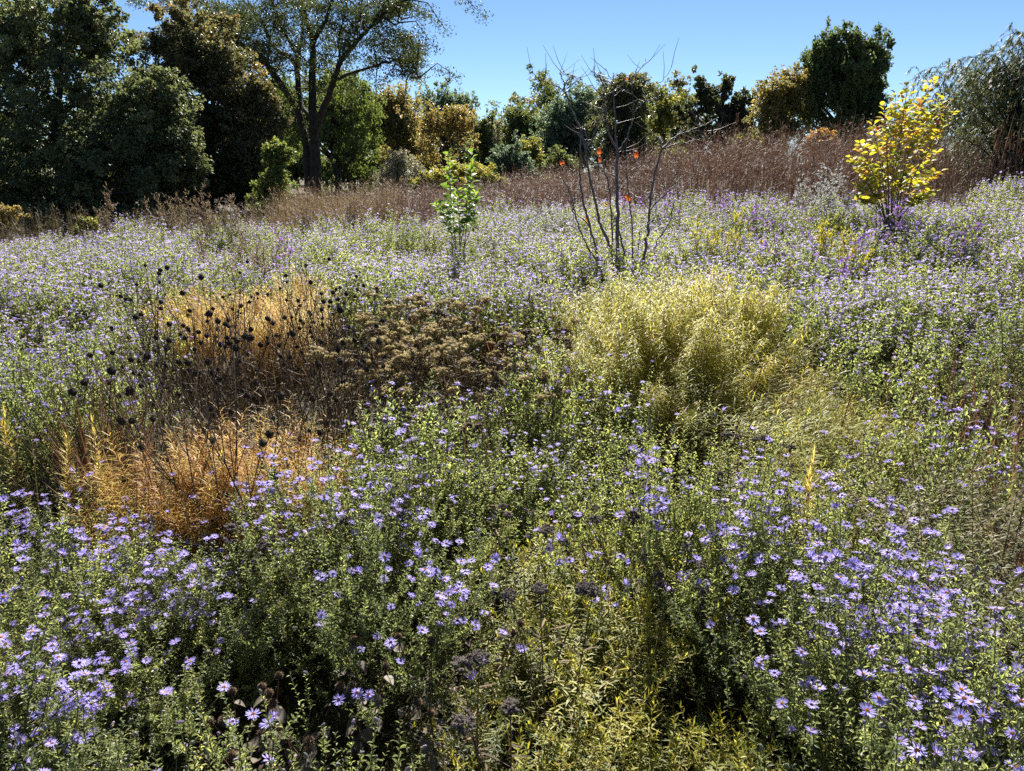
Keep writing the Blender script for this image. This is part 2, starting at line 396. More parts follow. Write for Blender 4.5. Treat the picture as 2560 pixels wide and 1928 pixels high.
    lf.inst(BLOB_V if lod == 0 else OCT_V, BLOB_F if lod == 0 else OCT_F, Pb, frames(rdir(rng, len(nbud)), td[nbud]), np.stack([np.full(len(nbud), .0035), np.full(len(nbud), .0035), rng.uniform(.004, .008, len(nbud))], -1), 1, rng.uniform(0, 1, len(nbud)))
    keep = order
    return st, lf, tips[keep] + fd[keep] * 0.006 + np.array([0, 0, 1.0]) * rng.uniform(0.0, 0.02, len(keep))[:, None], fd[keep]

NEAR, MID, FARP = [], [], []
for k in range(6):
    st, lf, fp, fd = aster_bush(100 + k, H=0.58 + 0.03 * (k % 3), R=0.34 + 0.03 * (k % 2), nst=52, nb=8, nl=26, lscale=.78)
    NEAR.append((st.mesh('stems', M['aster_stem']), lf.mesh('foliage', [M['aster_leaf'], M['bud']]), fp, fd))
FLOWERS = []
for k, (cup, npet, op) in enumerate([(0.05, 26, 1), (0.22, 24, 1), (-0.12, 28, 1), (0.12, 22, 1.1), (0.0, 30, 0.9), (0.75, 22, 0.9), (0.3, 27, 1)]):
    p, d = make_flower(500 + k, cup, npet, False, op)
    FLOWERS.append((p.mesh('flower', [M['petal'], M['bud']]), d.mesh('flower_disc', M['disc'])))
FARFL = [make_flower(600 + k, c, 11, True)[0] for k, c in enumerate((0.0, 0.2, -0.15, 0.35))]
MIDFL = [make_flower(620 + k, c, 17, True)[0] for k, c in enumerate((0.0, 0.2, -0.15, 0.35))]

def blossoms(fp, fd, n, rng, size, protos, mats):
    """many small daisies of one bush as one mesh"""
    b = MB(); n = min(n, len(fp)); idx = rng.permutation(len(fp))[:n]; which = rng.integers(0, len(protos), n)
    sz = rng.uniform(0.8, 1.15, n) * size
    for w in range(len(protos)):
        s = idx[which == w]
        if not len(s): continue
        R = frames(np.cross(fd[s], rdir(rng, len(s))), fd[s])
        off = rng.normal(size=len(s)) * 0.25
        for f, mt, t, _ in protos[w].f:
            V = np.concatenate(protos[w].v)
            b.inst(V, f, fp[s], R, sz[which == w], mt, np.clip(0.5 + off, 0, 1))
    return b.mesh('blossoms', mats)

for k in range(6):
    rng = np.random.default_rng(900 + k)
    st, lf, fp, fd = aster_bush(200 + k, H=0.6, R=0.38, nst=46, nb=7, nl=11, lod=1, lscale=1.25)
    nf = [110, 160, 210, 55, 150, 190][k]
    MID.append((st.mesh('stems', M['aster_stem']), lf.mesh('foliage', [M['aster_leaf'], M['bud']]), blossoms(fp, fd, nf, rng, 0.029, MIDFL, [M['petal'], M['disc']])))
for k in range(6):
    rng = np.random.default_rng(950 + k)
    st, lf, fp, fd = aster_bush(300 + k, H=0.6, R=0.52, nst=60, nb=7, nl=7, lod=1, lscale=1.75)
    nf = [300, 360, 420, 200, 390, 480][k]
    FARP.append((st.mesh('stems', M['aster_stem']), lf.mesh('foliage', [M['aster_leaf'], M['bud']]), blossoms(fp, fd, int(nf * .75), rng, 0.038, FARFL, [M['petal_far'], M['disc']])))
print('aster protos', time.time() - T0)

# ------------------------------------------------------------------ bluestar, mint and other leafy perennials
def feather_plant(seed, H, R, nst, nl, LL, W, droop, up, t0=0.2, seg=2, tintc=0.5, tints=0.2, tintt=0.0, splay=1.0, wobs=0.02, tipup=0.9, dome=0.25):
    """upright leafy stems with thread-like leaves all round: (stems, leaves)"""
    rng = np.random.default_rng(seed); st, lf = MB(), MB()
    az = rng.uniform(0, 2 * PI, nst); rr = R * np.sqrt(rng.uniform(0, 1, nst))
    h = H * (1 - dome * (rr / max(R, 1e-6)) ** 2) * rng.uniform(0.85, 1.08, nst)
    hd = np.stack([np.cos(az), np.sin(az), np.zeros(nst)], -1)
    b0 = hd * (rr * (1 - 0.6 * splay))[:, None]
    wob = rng.normal(size=(nst, 3)) * wobs; wob[:, 2] = 0
    def stem(i, t):
        t = t[:, None]; return b0[i] + hd[i] * (0.6 * splay * rr[i])[:, None] * t ** 1.4 + wob[i] * np.sin(4 * t) + np.array([0, 0, 1.0]) * h[i][:, None] * t
    tt = np.linspace(0, 1, 5)
    P = np.stack([stem(np.arange(nst), np.full(nst, t)) for t in tt], 1)
    st.tubes(P, np.linspace(0.003, 0.001, 5)[None].repeat(nst, 0), 3, 0, rng.uniform(0, 1, nst))
    si = np.repeat(np.arange(nst), nl); m = len(si)
    t = t0 + (1.0 - t0) * np.tile(((np.arange(nl) + 0.5) / nl) ** 0.8, nst) + rng.normal(size=m) * 0.006
    t = np.clip(t, 0, 1.0)
    a = np.tile(np.arange(nl) * 2.39996, nst) + np.repeat(rng.uniform(0, 6.28, nst), nl)
    el = up + tipup * np.clip((t - 0.85) / 0.15, 0, 1) + rng.normal(size=m) * 0.18
    d = np.stack([np.cos(a) * np.cos(el), np.sin(a) * np.cos(el), np.sin(el)], -1)
    L = LL * rng.uniform(0.7, 1.15, m) * np.where(t > 0.9, 0.8, 1.0)
    dr = np.zeros((m, 3)); dr[:, 2] = -droop * rng.uniform(0.5, 1.4, m); dr += rng.normal(size=(m, 3)) * 0.08
    tint = np.clip(tintc + np.repeat(rng.normal(size=nst) * tints * 0.8, nl) + rng.normal(size=m) * tints * 0.6 + tintt * (t - 0.6), 0, 1)
    lf.blades(stem(si, t), d, L, W * rng.uniform(0.8, 1.2, m), dr, 0, tint, seg)
    return st, lf

def protos_of(n, mats, **kw):
    out = []
    for k in range(n):
        st, lf = feather_plant(kw.pop('seed', 1000) + k, **kw)
        kw['seed'] = kw.get('seed', 1000) + 17
        out.append((st.mesh('stems', M['star_stem']), lf.mesh('foliage', mats)))
    return out
P_PALE = protos_of(4, M['star_pale'], seed=1100, H=0.92, R=0.40, nst=34, nl=120, LL=0.085, W=0.0048, droop=0.95, up=0.5, seg=3, tintc=0.55, tints=0.17, tipup=.2, splay=1.25, dome=.3, wobs=.03)
P_GREEN = protos_of(4, M['star_green'], seed=1200, H=0.58, R=0.34, nst=26, nl=80, LL=0.085, W=0.0042, droop=0.5, up=0.4, splay=1.4, wobs=.06, tipup=.5, seg=3, tintc=0.5, tints=0.24, tintt=-0.3)
P_GOLD = protos_of(4, M['star_gold'], seed=1300, H=0.69, R=0.28, nst=26, nl=100, LL=0.075, W=0.0032, droop=0.35, up=0.35, seg=2, tintc=0.5, tints=0.3, tipup=.4, splay=1.3, wobs=.04)
P_GOLDFAR = protos_of(3, M['star_gold'], seed=1400, H=0.60, R=0.36, nst=26, nl=90, LL=0.08, W=0.0045, droop=0.4, up=0.35, seg=2, tintc=0.72, tints=0.25, tipup=.4, splay=1.3, wobs=.04)
P_MINT = protos_of(5, M['mint_leaf'], seed=1500, H=0.5, R=0.22, nst=34, nl=64, LL=0.036, W=0.0042, droop=0.25, up=0.3, t0=0.25, seg=2, tintc=0.55, tints=0.26, tintt=0.6, wobs=0.06)
P_OLIVE = protos_of(4, M['olive_leaf'], seed=1600, H=0.72, R=0.46, nst=60, nl=90, LL=0.028, W=0.005, droop=0.3, up=0.15, t0=0.2, seg=2, tintc=0.45, tints=0.2, tintt=0.3, splay=1.5, wobs=0.10)

# ------------------------------------------------------------------ dry stalk plants
def stalks(seed, n, H, R, lean=0.25, r0=0.0022, hv=0.2, k=5, tintn=(0, 1), mat=0, sides=3, base_r=0.3):
    rng = np.random.default_rng(seed); b = MB()
    az = rng.uniform(0, 2 * PI, n); rr = R * np.sqrt(rng.uniform(0, 1, n)); hd = np.stack([np.cos(az), np.sin(az), np.zeros(n)], -1)
    h = H * rng.uniform(1 - hv, 1 + hv * .6, n); wob = rng.normal(size=(n, 3)) * 0.03; wob[:, 2] = 0
    tt = np.linspace(0, 1, k)
    P = np.stack([hd * (rr * (base_r + (1 - base_r) * t ** 1.3))[:, None] + wob * math.sin(3.5 * t) + hd * lean * 0.1 * t * t + np.array([0, 0, 1.0]) * h[:, None] * t for t in tt], 1)
    b.tubes(P, np.linspace(r0, r0 * .6, k)[None].repeat(n, 0), sides, mat, rng.uniform(*tintn, n))
    return b, P, rng

def coneflower(seed, n):
    """dark stems with side branches; returns stem builder and seed head positions"""
    b, P, rng = stalks(seed, n + 3, 0.80, 0.22, 0.5, 0.0026, 0.3); ends_n = n; n = n + 3
    ends = [P[:ends_n, -1]]
    nb = 2; bi = np.repeat(np.arange(n), nb); m = len(bi)
    t = rng.integers(2, 4, m); bp = P[bi, t]
    d = unit(rdir(rng, m) * np.array([1, 1, .1]) + np.array([0, 0, 1.1])); L = rng.uniform(.12, .3, m)
    Q = np.stack([bp, bp + d * (L * .5)[:, None] + np.array([0, 0, .01]), bp + d * L[:, None] + np.array([0, 0, .05])], 1)
    b.tubes(Q, np.array([[0.0018, .0016, .0014]]).repeat(m, 0), 3, 0, rng.uniform(0, 1, m))
    ends.append(Q[:2 * ends_n:2, -1])
    # shrivelled leaves
    k = n * 16; i = rng.integers(0, n, k); q = rng.uniform(0.3, 3.4, k); i0 = q.astype(int); w = (q - i0)[:, None]
    pos = P[i, i0] * (1 - w) + P[i, i0 + 1] * w
    b.blades(pos, rdir(rng, k) + np.array([0, 0, -.3]), rng.uniform(.02, .05, k), .006, rng.normal(size=(k, 3)) * .5 + np.array([0, 0, -.3]), 0, rng.uniform(0, 1, k), 2)
    return b, np.concatenate(ends)
HEAD_V, HEAD_F = blob(12, 9, 5, 0.10)
hb = MB(); hb.inst(HEAD_V * np.array([1, 1, 0.95]), HEAD_F, np.zeros((1, 3)), np.eye(3)[None], np.array([0.0135]), 0, 0.3)
_r = np.random.default_rng(5); _d = rdir(_r, 110); hb.blades(_d * 0.0115, _d, 0.006, 0.0022, _r.normal(size=(110, 3)) * .2, 0, _r.uniform(0, 1, 110), 1)
HEAD_DARK = hb.mesh('seed_head', M['dry_dark'])
hb = MB(); hb.inst(HEAD_V, HEAD_F, np.zeros((1, 3)), np.eye(3)[None], np.array([0.0125]), 0, 0.3)
_d = rdir(_r, 160); hb.blades(_d * 0.011, _d, 0.006, 0.0025, _r.normal(size=(160, 3)) * .2, 0, _r.uniform(0, 1, 160), 1)
HEAD_BROWN = hb.mesh('seed_head', M['dry_brown'])
P_CONE = [coneflower(1700 + k, [2, 3, 2, 3, 4][k]) for k in range(5)]
P_CONE = [(b.mesh('stems', M['dry_stem']), e) for b, e in P_CONE]

def flat_cluster(seed, n, R, rb, mat):
    """a flat dry flower cluster of little fluffy heads on rays"""
    rng = np.random.default_rng(seed); b = MB()
    r = R * np.sqrt(rng.uniform(0, 1, n)); a = rng.uniform(0, 2 * PI, n)
    P = np.stack([r * np.cos(a), r * np.sin(a), 0.35 * R * (1 - (r / R) ** 2) + rng.normal(size=n) * .1 * R], -1)
    b.inst(BLOB_V, BLOB_F, P, frames(rdir(rng, n), rdir(rng, n)), np.stack([rb * rng.uniform(.7, 1.2, n)] * 2 + [rb * rng.uniform(.6, 1, n)], -1), 0, rng.uniform(0, 1, n))
    k = n * 9; i = rng.integers(0, n, k); d = unit(rdir(rng, k) * np.array([1, 1, .35]) + np.array([0, 0, .25])); b.blades(P[i] + d * rb * .5 + np.array([0, 0, rb * .7]), d, rb * 1.0, rb * .7, rng.normal(size=(k, 3)) * .2, 0, rng.uniform(0.2, 1, k), 1)
    m = n // 2
    Q = np.stack([np.tile([0, 0, -1.0 * R], (m, 1)), P[:m] * .5 + np.array([0, 0, -.35 * R]), P[:m]], 1)
    b.tubes(Q, np.full((m, 3), rb * .16), 3, 0, rng.uniform(0, .5, m))
    return b.mesh('flower_cluster', mat)
CL_TAN = [flat_cluster(1800 + k, 30, 0.030, 0.0055, M['dry_tan']) for k in range(4)]
CL_DARK = [flat_cluster(1820 + k, 26, 0.034, 0.0065, M['dry_brown']) for k in range(2)]
CL_GREY = [flat_cluster(1840 + k, 40, 0.027, 0.005, M['dry_grey']) for k in range(3)]
def yarrow(seed, n, H=0.7, R=0.17, leaf='dry_brown'):
    b, P, rng = stalks(seed, n, H, R, 0.3, 0.0022, 0.16)
    k = n * 12; i = rng.integers(0, n, k); q = rng.uniform(0.6, 3.6, k); i0 = q.astype(int); w = (q - i0)[:, None]
    b.blades(P[i, i0] * (1 - w) + P[i, i0 + 1] * w, rdir(rng, k) + np.array([0, 0, -.1]), rng.uniform(.02, .05, k), .005, rng.normal(size=(k, 3)) * .5, 0, rng.uniform(0, 1, k), 2)
    return b.mesh('stems', M[leaf]), P[:, -1]
P_YAR = [yarrow(1900 + k, 9, 0.7, 0.18, 'dry_mid') for k in range(4)]
P_IRON = [yarrow(1950 + k, 4, 0.62, 0.10) for k in range(3)]
def twiggy(seed, n, H, R, nb, bl, tipn, mats, tip_len=0.02, tip_w=0.006, leafy=0, leafmat_=1, lean=0.3, blen=(.5, 1.0), t0=1.6):
    """stems with ascending side twigs that carry small tufts: one builder, material 0 stems, 1 tufts"""
    b, P, rng = stalks(seed, n, H, R, lean, 0.003, 0.25)
    m = n * nb; bi = np.repeat(np.arange(n), nb); q = rng.uniform(t0, 3.95, m); i0 = q.astype(int); w = (q - i0)[:, None]
    bp = P[bi, i0] * (1 - w) + P[bi, i0 + 1] * w
    d = unit(rdir(rng, m) * np.array([1, 1, .2]) + np.array([0, 0, .9])); L = bl * rng.uniform(*blen, m) * (1.2 - q / 5)
    Q = np.stack([bp, bp + d * (L * .5)[:, None], bp + d * L[:, None] + np.array([0, 0, 1.0]) * (L * .15)[:, None]], 1)
    b.tubes(Q, np.array([[0.0018, .0014, .001]]).repeat(m, 0), 3, 0, rng.uniform(0, 1, m))
    k = m * tipn; i = rng.integers(0, m, k); s = rng.uniform(.2, 1.05, k)[:, None]
    pos = Q[i, 0] * (1 - s) + Q[i, 2] * s
    tf = MB(); tf.blades(pos, rdir(rng, k) + np.array([0, 0, .3]), tip_len * rng.uniform(.5, 1.2, k), tip_w, rng.normal(size=(k, 3)) * .3, 0, rng.uniform(0, 1, k), 1)
    return b, tf, Q[:, 2], P
print('perennial protos', time.time() - T0)

# ------------------------------------------------------------------ placing
def scatter(poly, H, sp, seed, yr=(0.7, 15), jit=0.35, xr=None):
    """jittered ground grid whose plant tops (height H) fall inside the given outline of the photo"""
    rng = np.random.default_rng(seed); out = []
    y = yr[0]; row = 0
    while y < yr[1]:
        s = sp if np.ndim(sp) == 0 else sp[0] + sp[1] * y
        w = 0.85 * y + 1.2
        x = np.arange(-w, w, s) + (row % 2) * s * .5
        X = x + rng.uniform(-jit, jit, len(x)) * s; Y = y + rng.uniform(-jit, jit, len(x)) * s
        px, py = proj(np.stack([X, Y, ground(X, Y) + H], -1))
        k = inpoly(px, py, poly)
        out += [(a, b, c, d) for a, b, c, d in zip(X[k], Y[k], px[k], py[k])]
        y += s * .87; row += 1
    return out
OCC = []      # (x, y, radius) taken by species other than asters
def sc_var(rng, a=.88, b=1.14): return float(rng.uniform(a, b))

def put(name, protos, pts, labelf, cat, group, seed, r, sc=(.88, 1.14), extra=None, sink=0.0, scf=None):
    rng = np.random.default_rng(seed); res = []
    for i, p in enumerate(sorted(pts, key=lambda q: q[0])):
        x, y = p[0], p[1]
        k = int(rng.integers(0, len(protos))); s = sc_var(rng, *sc) * (float(scf(p)) if scf else 1.0)
        t = thing(name, labelf(i, len(pts), p), cat, (x, y, float(ground(x, y)) - sink), rng.uniform(0, 6.28), s, group, (rng.normal() * .05, rng.normal() * .05))
        pr = protos[k]
        link('stems', pr[0], t)
        if extra is None:
            link('foliage', pr[1], t)
        else:
            extra(t, pr, rng, p)
        OCC.append((x, y, r * s)); res.append(t)
    return res

PALE = [(1345, 790), (1390, 700), (1500, 655), (1640, 635), (1800, 660), (1880, 730), (1915, 830), (1700, 870), (1500, 850)]
RIGHTG = [(1640, 860), (1900, 830), (2080, 870), (2160, 960), (2230, 1060), (2290, 1130), (2200, 1200), (2050, 1150), (1900, 1090), (1800, 1010), (1690, 930)]
GOLDB = [(390, 750), (480, 715), (600, 740), (690, 690), (790, 720), (800, 775), (640, 800), (430, 800)]
GOLDF = [(240, 1100), (330, 1060), (560, 1075), (680, 1030), (810, 1035), (835, 1110), (790, 1165), (560, 1175), (330, 1170), (250, 1145)]
CONE = [(280, 840), (420, 790), (560, 730), (780, 735), (930, 780), (970, 900), (900, 1030), (600, 1090), (380, 1075), (300, 1000)]
YAR = [(880, 800), (1010, 745), (1200, 760), (1310, 830), (1360, 900), (1280, 960), (1120, 985), (950, 960), (860, 880)]
MINT = [(1190, 1330), (1330, 1270), (1560, 1290), (1780, 1370), (1860, 1500), (1840, 1640), (1980, 1720), (2080, 1928), (2080, 2120), (1080, 2120), (1120, 1750), (1210, 1500)]
OLIVE = [(2250, 1190), (2400, 1080), (2600, 1030), (2760, 1100), (2760, 1500), (2560, 1460), (2430, 1330), (2310, 1270)]
REDG = [(140, 920), (260, 860), (340, 900), (330, 990), (170, 990)]
GAP = [(560, 1640), (930, 1600), (960, 1720), (800, 1790), (560, 1750)]

def order_label(desc):
    return lambda i, n, p: (desc % ordinal(i)) if n > 1 else desc
pale = scatter(PALE, 0.85, 0.42, 1, (3.3, 8))
_pc = np.mean([[p[0], p[1]] for p in pale], axis=0); _pr = max(np.hypot(p[0] - _pc[0], p[1] - _pc[1]) for p in pale)
DOME = lambda p: 1.12 - .38 * (np.hypot(p[0] - _pc[0], p[1] - _pc[1]) / _pr) ** 2
put('bluestar_plant', P_PALE, pale, lambda i, n, p: 'feathery pale yellow bluestar in the big mound under the bare sapling, %s from the left' % ordinal(i) if i else 'feathery pale yellow bluestar at the far left of the big mound under the bare sapling', 'perennial', 'pale bluestars in the big mound', 11, 0.34, (.94, 1.05), None, 0.0, DOME)
rg = scatter(RIGHTG, 0.6, 0.36, 2, (1.8, 5.5))
put('bluestar_plant', P_GREEN, rg, lambda i, n, p: 'low yellowing green bluestar sprawling before the big pale mound, %s from the left' % ordinal(i) if i else 'low yellowing green bluestar sprawling before the big pale mound, leftmost', 'perennial', 'yellowing bluestars in front of the mound', 12, 0.26)
gb = scatter(GOLDB, 0.60, 0.40, 3, (3, 8))
put('bluestar_plant', P_GOLDFAR, gb, lambda i, n, p: 'golden orange bluestar behind the black seed heads, %s from the left' % ordinal(i), 'perennial', 'golden bluestars behind the seed heads', 13, 0.32)
gf = scatter(GOLDF, 0.62, 0.23, 4, (1.4, 4))
put('bluestar_plant', P_GOLD, gf, lambda i, n, p: 'orange gold feathery bluestar among the near asters, %s from the left of its clump' % ordinal(i), 'perennial', 'orange bluestars among the near asters', 14, 0.13)
print('counts', 'pale rg gb gf', len(pale), len(rg), len(gb), len(gf))
GS = [feather_plant(1450 + k, H=0.72, R=0.05, nst=2, nl=90, LL=0.06, W=0.004, droop=0.1, up=0.6, t0=0.3, tintc=0.85, tints=0.08) for k in range(3)]
GS = [(a.mesh('stems', M['star_stem']), b.mesh('foliage', M['star_gold'])) for a, b in GS]
for i, (px, py) in enumerate([(80, 1015), (190, 1012), (292, 1012), (1980, 1120)]):
    Y = [2.75, 2.75, 2.7, 2.1][i]; g = ground_at(px, Y); top = at(px, py, Y)
    put('bluestar_plant', [GS[i % 3]], [(g[0], Y)], lambda a, n, p: ['orange gold bluestar spire rising at the left edge above lavender asters', 'bright yellow bluestar spire between an orange one and another yellow one', 'bright yellow bluestar spire beside the dark seed heads', 'yellow starry bluestar top in the sprawling green bluestars'][i], 'perennial', None, 50 + i, 0.05, ((top[2] - g[2]) / .74,) * 2)

def add_heads(t, pr, rng, p):
    for e in pr[1]:
        s = float(rng.uniform(.6, 1.05))
        link('seed_head', HEAD_DARK, t, Matrix.Translation(e) @ Matrix.Diagonal((s, s, s, 1)))
def stray(pts, seed, f=.3, a=.3):
    r_ = np.random.default_rng(seed); return [(p[0] + r_.normal() * a, p[1] + r_.normal() * a * 1.3, p[2], p[3]) if r_.random() < f else p for p in pts]
cone = stray(scatter(CONE, 0.76, 0.27, 5, (2.1, 7)), 5, .25)
near_name = lambda p: 'left of' if p[2] < 520 else 'in front of'
put('dried_coneflower', P_CONE, cone, lambda i, n, p: 'dead blackened coneflower with round seed heads, %s from the left beside golden bluestars' % ordinal(i), 'dried flower', 'blackened coneflowers', 15, 0.09, (.85, 1.15), add_heads)
def add_clusters(cl, tilt=.25, s0=(.8, 1.3)):
    def f(t, pr, rng, p):
        for e in pr[1]:
            s = float(rng.uniform(*s0)); c = cl[int(rng.integers(0, len(cl)))]
            R = Matrix.Rotation(rng.uniform(0, 6.28), 4, 'Z') @ Matrix.Rotation(rng.normal() * tilt, 4, 'X')
            link('flower_cluster', c, t, Matrix.Translation(e) @ R @ Matrix.Diagonal((s, s, s, 1)))
    return f
yar = stray(scatter(YAR, 0.72, 0.27, 6, (2.3, 6)), 6, .3, .22)
put('dried_yarrow', P_YAR, yar, lambda i, n, p: 'dry tan flat topped yarrow right of the black seed heads, %s from the left' % ordinal(i), 'dried flower', 'dry tan yarrows', 16, 0.11, (.85, 1.12), add_clusters(CL_TAN + CL_TAN + CL_DARK, .2, (.9, 1.4)))
mint = scatter(MINT, 0.5, 0.235, 7, (0.62, 3))
put('mint_plant', P_MINT, mint, lambda i, n, p: 'yellow green fine leaved mint below the near asters, %s from the left' % ordinal(i), 'perennial', 'fine leaved mints', 17, 0.16, (.75, 1.12))
ol = scatter(OLIVE, 0.7, 0.42, 8, (1.2, 3.5))
put('olive_shrublet', P_OLIVE, ol, lambda i, n, p: 'dull olive fine leaved bush at the right edge behind the asters, %s from the left' % ordinal(i), 'shrub', 'olive bushes at the right edge', 18, 0.28)
print('counts', len(cone), len(yar), len(mint), len(ol))
iron = [(1585, 1275), (1655, 1370), (1680, 1350), (1740, 1180), (1590, 1130), (1845, 1110), (1395, 1510), (1480, 1290), (1300, 1620), (1250, 1250), (1900, 1090), (640, 1270), (960, 1270)]
for i, (px, py) in enumerate(iron):
    Y = [2.05, 1.85, 1.9, 2.4, 2.6, 2.75, 1.45, 2.0, 1.3, 2.1, 2.8, 2.05, 2.05][i]
    g = ground_at(px, Y); top = at(px, py, Y); s = (top[2] - g[2]) / .62
    put('dried_ironweed', P_IRON, [(g[0], Y)], lambda a, n, p: 'dead plant with dark grey brown fluffy clusters, %s from the left among green foliage' % ordinal(sorted(q[0] for q in iron).index(px)), 'dried flower', 'dark dried flower clusters', 70 + i, 0.06, (s, s), add_clusters(CL_GREY, .25, (.6, .95)))

# red brown bunch grass
def bunch(seed, n, H, R):
    rng = np.random.default_rng(seed); b = MB()
    a = rng.uniform(0, 6.28, n); r = rng.uniform(0, .04, n); P = np.stack([r * np.cos(a), r * np.sin(a), np.zeros(n)], -1)
    d = np.stack([np.cos(a) * R, np.sin(a) * R, np.ones(n)], -1) * np.array([1, 1, 1.0]) + rng.normal(size=(n, 3)) * .08
    b.blades(P, d, H * rng.uniform(.5, 1.1, n), .0035, np.stack([np.cos(a) * .12, np.sin(a) * .12, -np.full(n, .08)], -1), 0, rng.uniform(0, 1, n), 3)
    s, _, _ = stalks(seed + 1, 9, H * 1.15, R * .8, .2, .0014)
    return s.mesh('stems', M['bluestem']), b.mesh('blades', M['bluestem'])
P_BUN = [bunch(2000 + k, 70, 0.7, 0.22) for k in range(3)]
def add_blades(t, pr, rng, p): link('blades', pr[1], t)
rgr = scatter(REDG, 0.75, 0.24, 9, (2.2, 5))
put('bunch_grass', P_BUN, rgr, lambda i, n, p: 'reddish brown bunch grass left of the black seed heads, %s from the left' % ordinal(i), 'grass', 'red grass tufts by the seed heads', 19, 0.1, (.85, 1.15), add_blades)
for i, (px, Y) in enumerate([(2330, 3.6), (2440, 3.3), (2000, 3.5), (1250, 5.2), (2520, 2.6), (90, 7.0), (620, 8.5)]):
    g = ground_at(px, Y)
    put('bunch_grass', P_BUN, [(g[0], Y)], lambda a, n, p: ['thin reddish grass tuft in the dark gap among right hand asters', 'russet grass tuft right of the dark gap in the asters', 'wispy brown grass rising through the yellowing bluestars', 'brown grass tuft behind the tan yarrow', 'rusty grass tuft at the right edge above the olive bush', 'brown grass tuft in the asters near the left edge', 'wispy dry grass standing in the asters behind the golden bluestar'][i], 'grass', None, 90 + i, 0.08, (1.0, 1.25), add_blades)

# bee balm with drooping grey leaves and brown seed balls
def beebalm(seed):
    b, P, rng = stalks(seed, 4, 0.4, 0.11, 0.3, 0.0025, 0.2)
    lf = MB(); k = 4 * 7; i = rng.integers(0, 4, k); q = rng.uniform(1.4, 3.9, k); i0 = q.astype(int); w = (q - i0)[:, None]
    a = rng.uniform(0, 6.28, k); d = np.stack([np.cos(a), np.sin(a), rng.uniform(-.5, 0.2, k)], -1)
    S = rng.uniform(.022, .042, k)
    lf.inst(OVATE_V, OVATE_F, P[i, i0] * (1 - w) + P[i, i0 + 1] * w, frames(d, np.array([[0, 0, 1.0]]) + rng.normal(size=(k, 3)) * .3), np.stack([S * .75, S, S * 1.4], -1), 0, rng.uniform(0, 1, k), True)
    return b.mesh('stems', M['dry_brown']), lf.mesh('foliage', M['dry_leaf']), P[:, -1]
_BEE_SC = 1.0
P_BEE = [beebalm(2100 + k) for k in range(3)]
def add_balls(t, pr, rng, p):
    link('foliage', pr[1], t)
    for e in pr[2]:
        s = float(rng.uniform(.55, .8)); link('seed_head', HEAD_BROWN, t, Matrix.Translation(e) @ Matrix.Diagonal((s, s, s, 1)))
bee = [(610, 1730), (700, 1680), (640, 1590), (780, 1650), (1010, 1880), (1180, 1890), (1240, 1870), (1250, 1430), (1120, 1560), (900, 1540)]
for i, (px, py) in enumerate(bee):
    Y = [1.28, 1.35, 1.45, 1.4, 1.08, 1.05, 1.06, 1.75, 1.55, 1.55][i]
    g = ground_at(px, Y); top = at(px, py, Y); s = float(np.clip((top[2] - g[2]) / .4, .7, 1.1))
    put('bee_balm_plant', P_BEE, [(g[0], Y)], lambda a, n, p: 'withered bee balm with brown seed balls in the dark gap, %s from the left' % ordinal(sorted(q[0] for q in bee).index(px)), 'dried flower', 'withered bee balms', 110 + i, 0.10, (s, s), add_balls)
print('species', time.time() - T0)

# ------------------------------------------------------------------ aster field
FIELD = [(-260, 600), (300, 585), (700, 560), (1000, 560), (1250, 525), (1500, 500), (1900, 500), (2200, 500), (2420, 475), (2560, 455), (2900, 440), (2900, 2300), (-300, 2300)]
occ = np.array(OCC)
def free(x, y, r):
    return not ((np.hypot(occ[:, 0] - x, occ[:, 1] - y) < occ[:, 2] * .8 + r).any())
for rnd in range(1):
    pass
cand = scatter(FIELD, 0.58, (0.255, 0.040), 21, (0.72, 15), 0.32)
rng = np.random.default_rng(77)
keep = []
_mr = np.random.default_rng(400); MC = []
_y = 0.3
while _y < 15.5:
    sp_ = 0.78 + 0.075 * _y
    for _x in np.arange(-.9 * _y - 2, .9 * _y + 2, sp_):
        MC.append((_x + _mr.normal() * .24 * sp_, _y + _mr.normal() * .24 * sp_, _mr.random(), _mr.random()))
    _y += sp_ * .85
MC = np.array(MC)
def mound(x, y):
    d = np.hypot(MC[:, 0] - x, MC[:, 1] - y); o_ = np.argpartition(d, 1)[:2]; a, b_ = sorted(d[o_]); k_ = int(np.argmin(d))
    return (b_ - a) / (b_ + a), MC[k_, 2], MC[k_, 3]
DRIFT = [[(-200, 1040), (240, 1030), (260, 1250), (700, 1310), (840, 1060), (1010, 1060), (1010, 1350), (620, 1720), (-200, 1720)],
         [(1560, 1220), (1850, 1150), (2200, 1280), (2480, 1480), (2800, 1700), (2800, 2200), (2150, 2200), (2000, 1560), (1720, 1500), (1560, 1360)]]
GREENZ = [(900, 1000), (1150, 960), (1500, 920), (1780, 1050), (1850, 1250), (1300, 1300), (1100, 1400), (950, 1250)]
for (x, y, px, py) in cand:
    if px < -180 or px > 2740 or py > 2060: continue
    r = 0.13 if y < 3 else 0.2
    if not free(x, y, r): continue
    if inpoly(px, py, GAP)[0]: continue
    if (inpoly(px, py, [(225, 1040), (835, 1015), (835, 1235), (600, 1265), (225, 1255)])[0] or inpoly(px, py, RIGHTG)[0]) and rng.random() < .85: continue
    bm = mound(x, y)
    if bm[0] < .09 and rng.random() < .7: continue
    keep.append((x, y, px, py))
def y_for(px, py, H):
    lo, hi = .5, 20.0
    for _ in range(40):
        m_ = .5 * (lo + hi); g_ = ground_at(px, m_); q_ = proj(np.array([g_[0], m_, g_[2] + H]))[1]
        lo, hi = (m_, hi) if q_ > py else (lo, m_)
    return lo
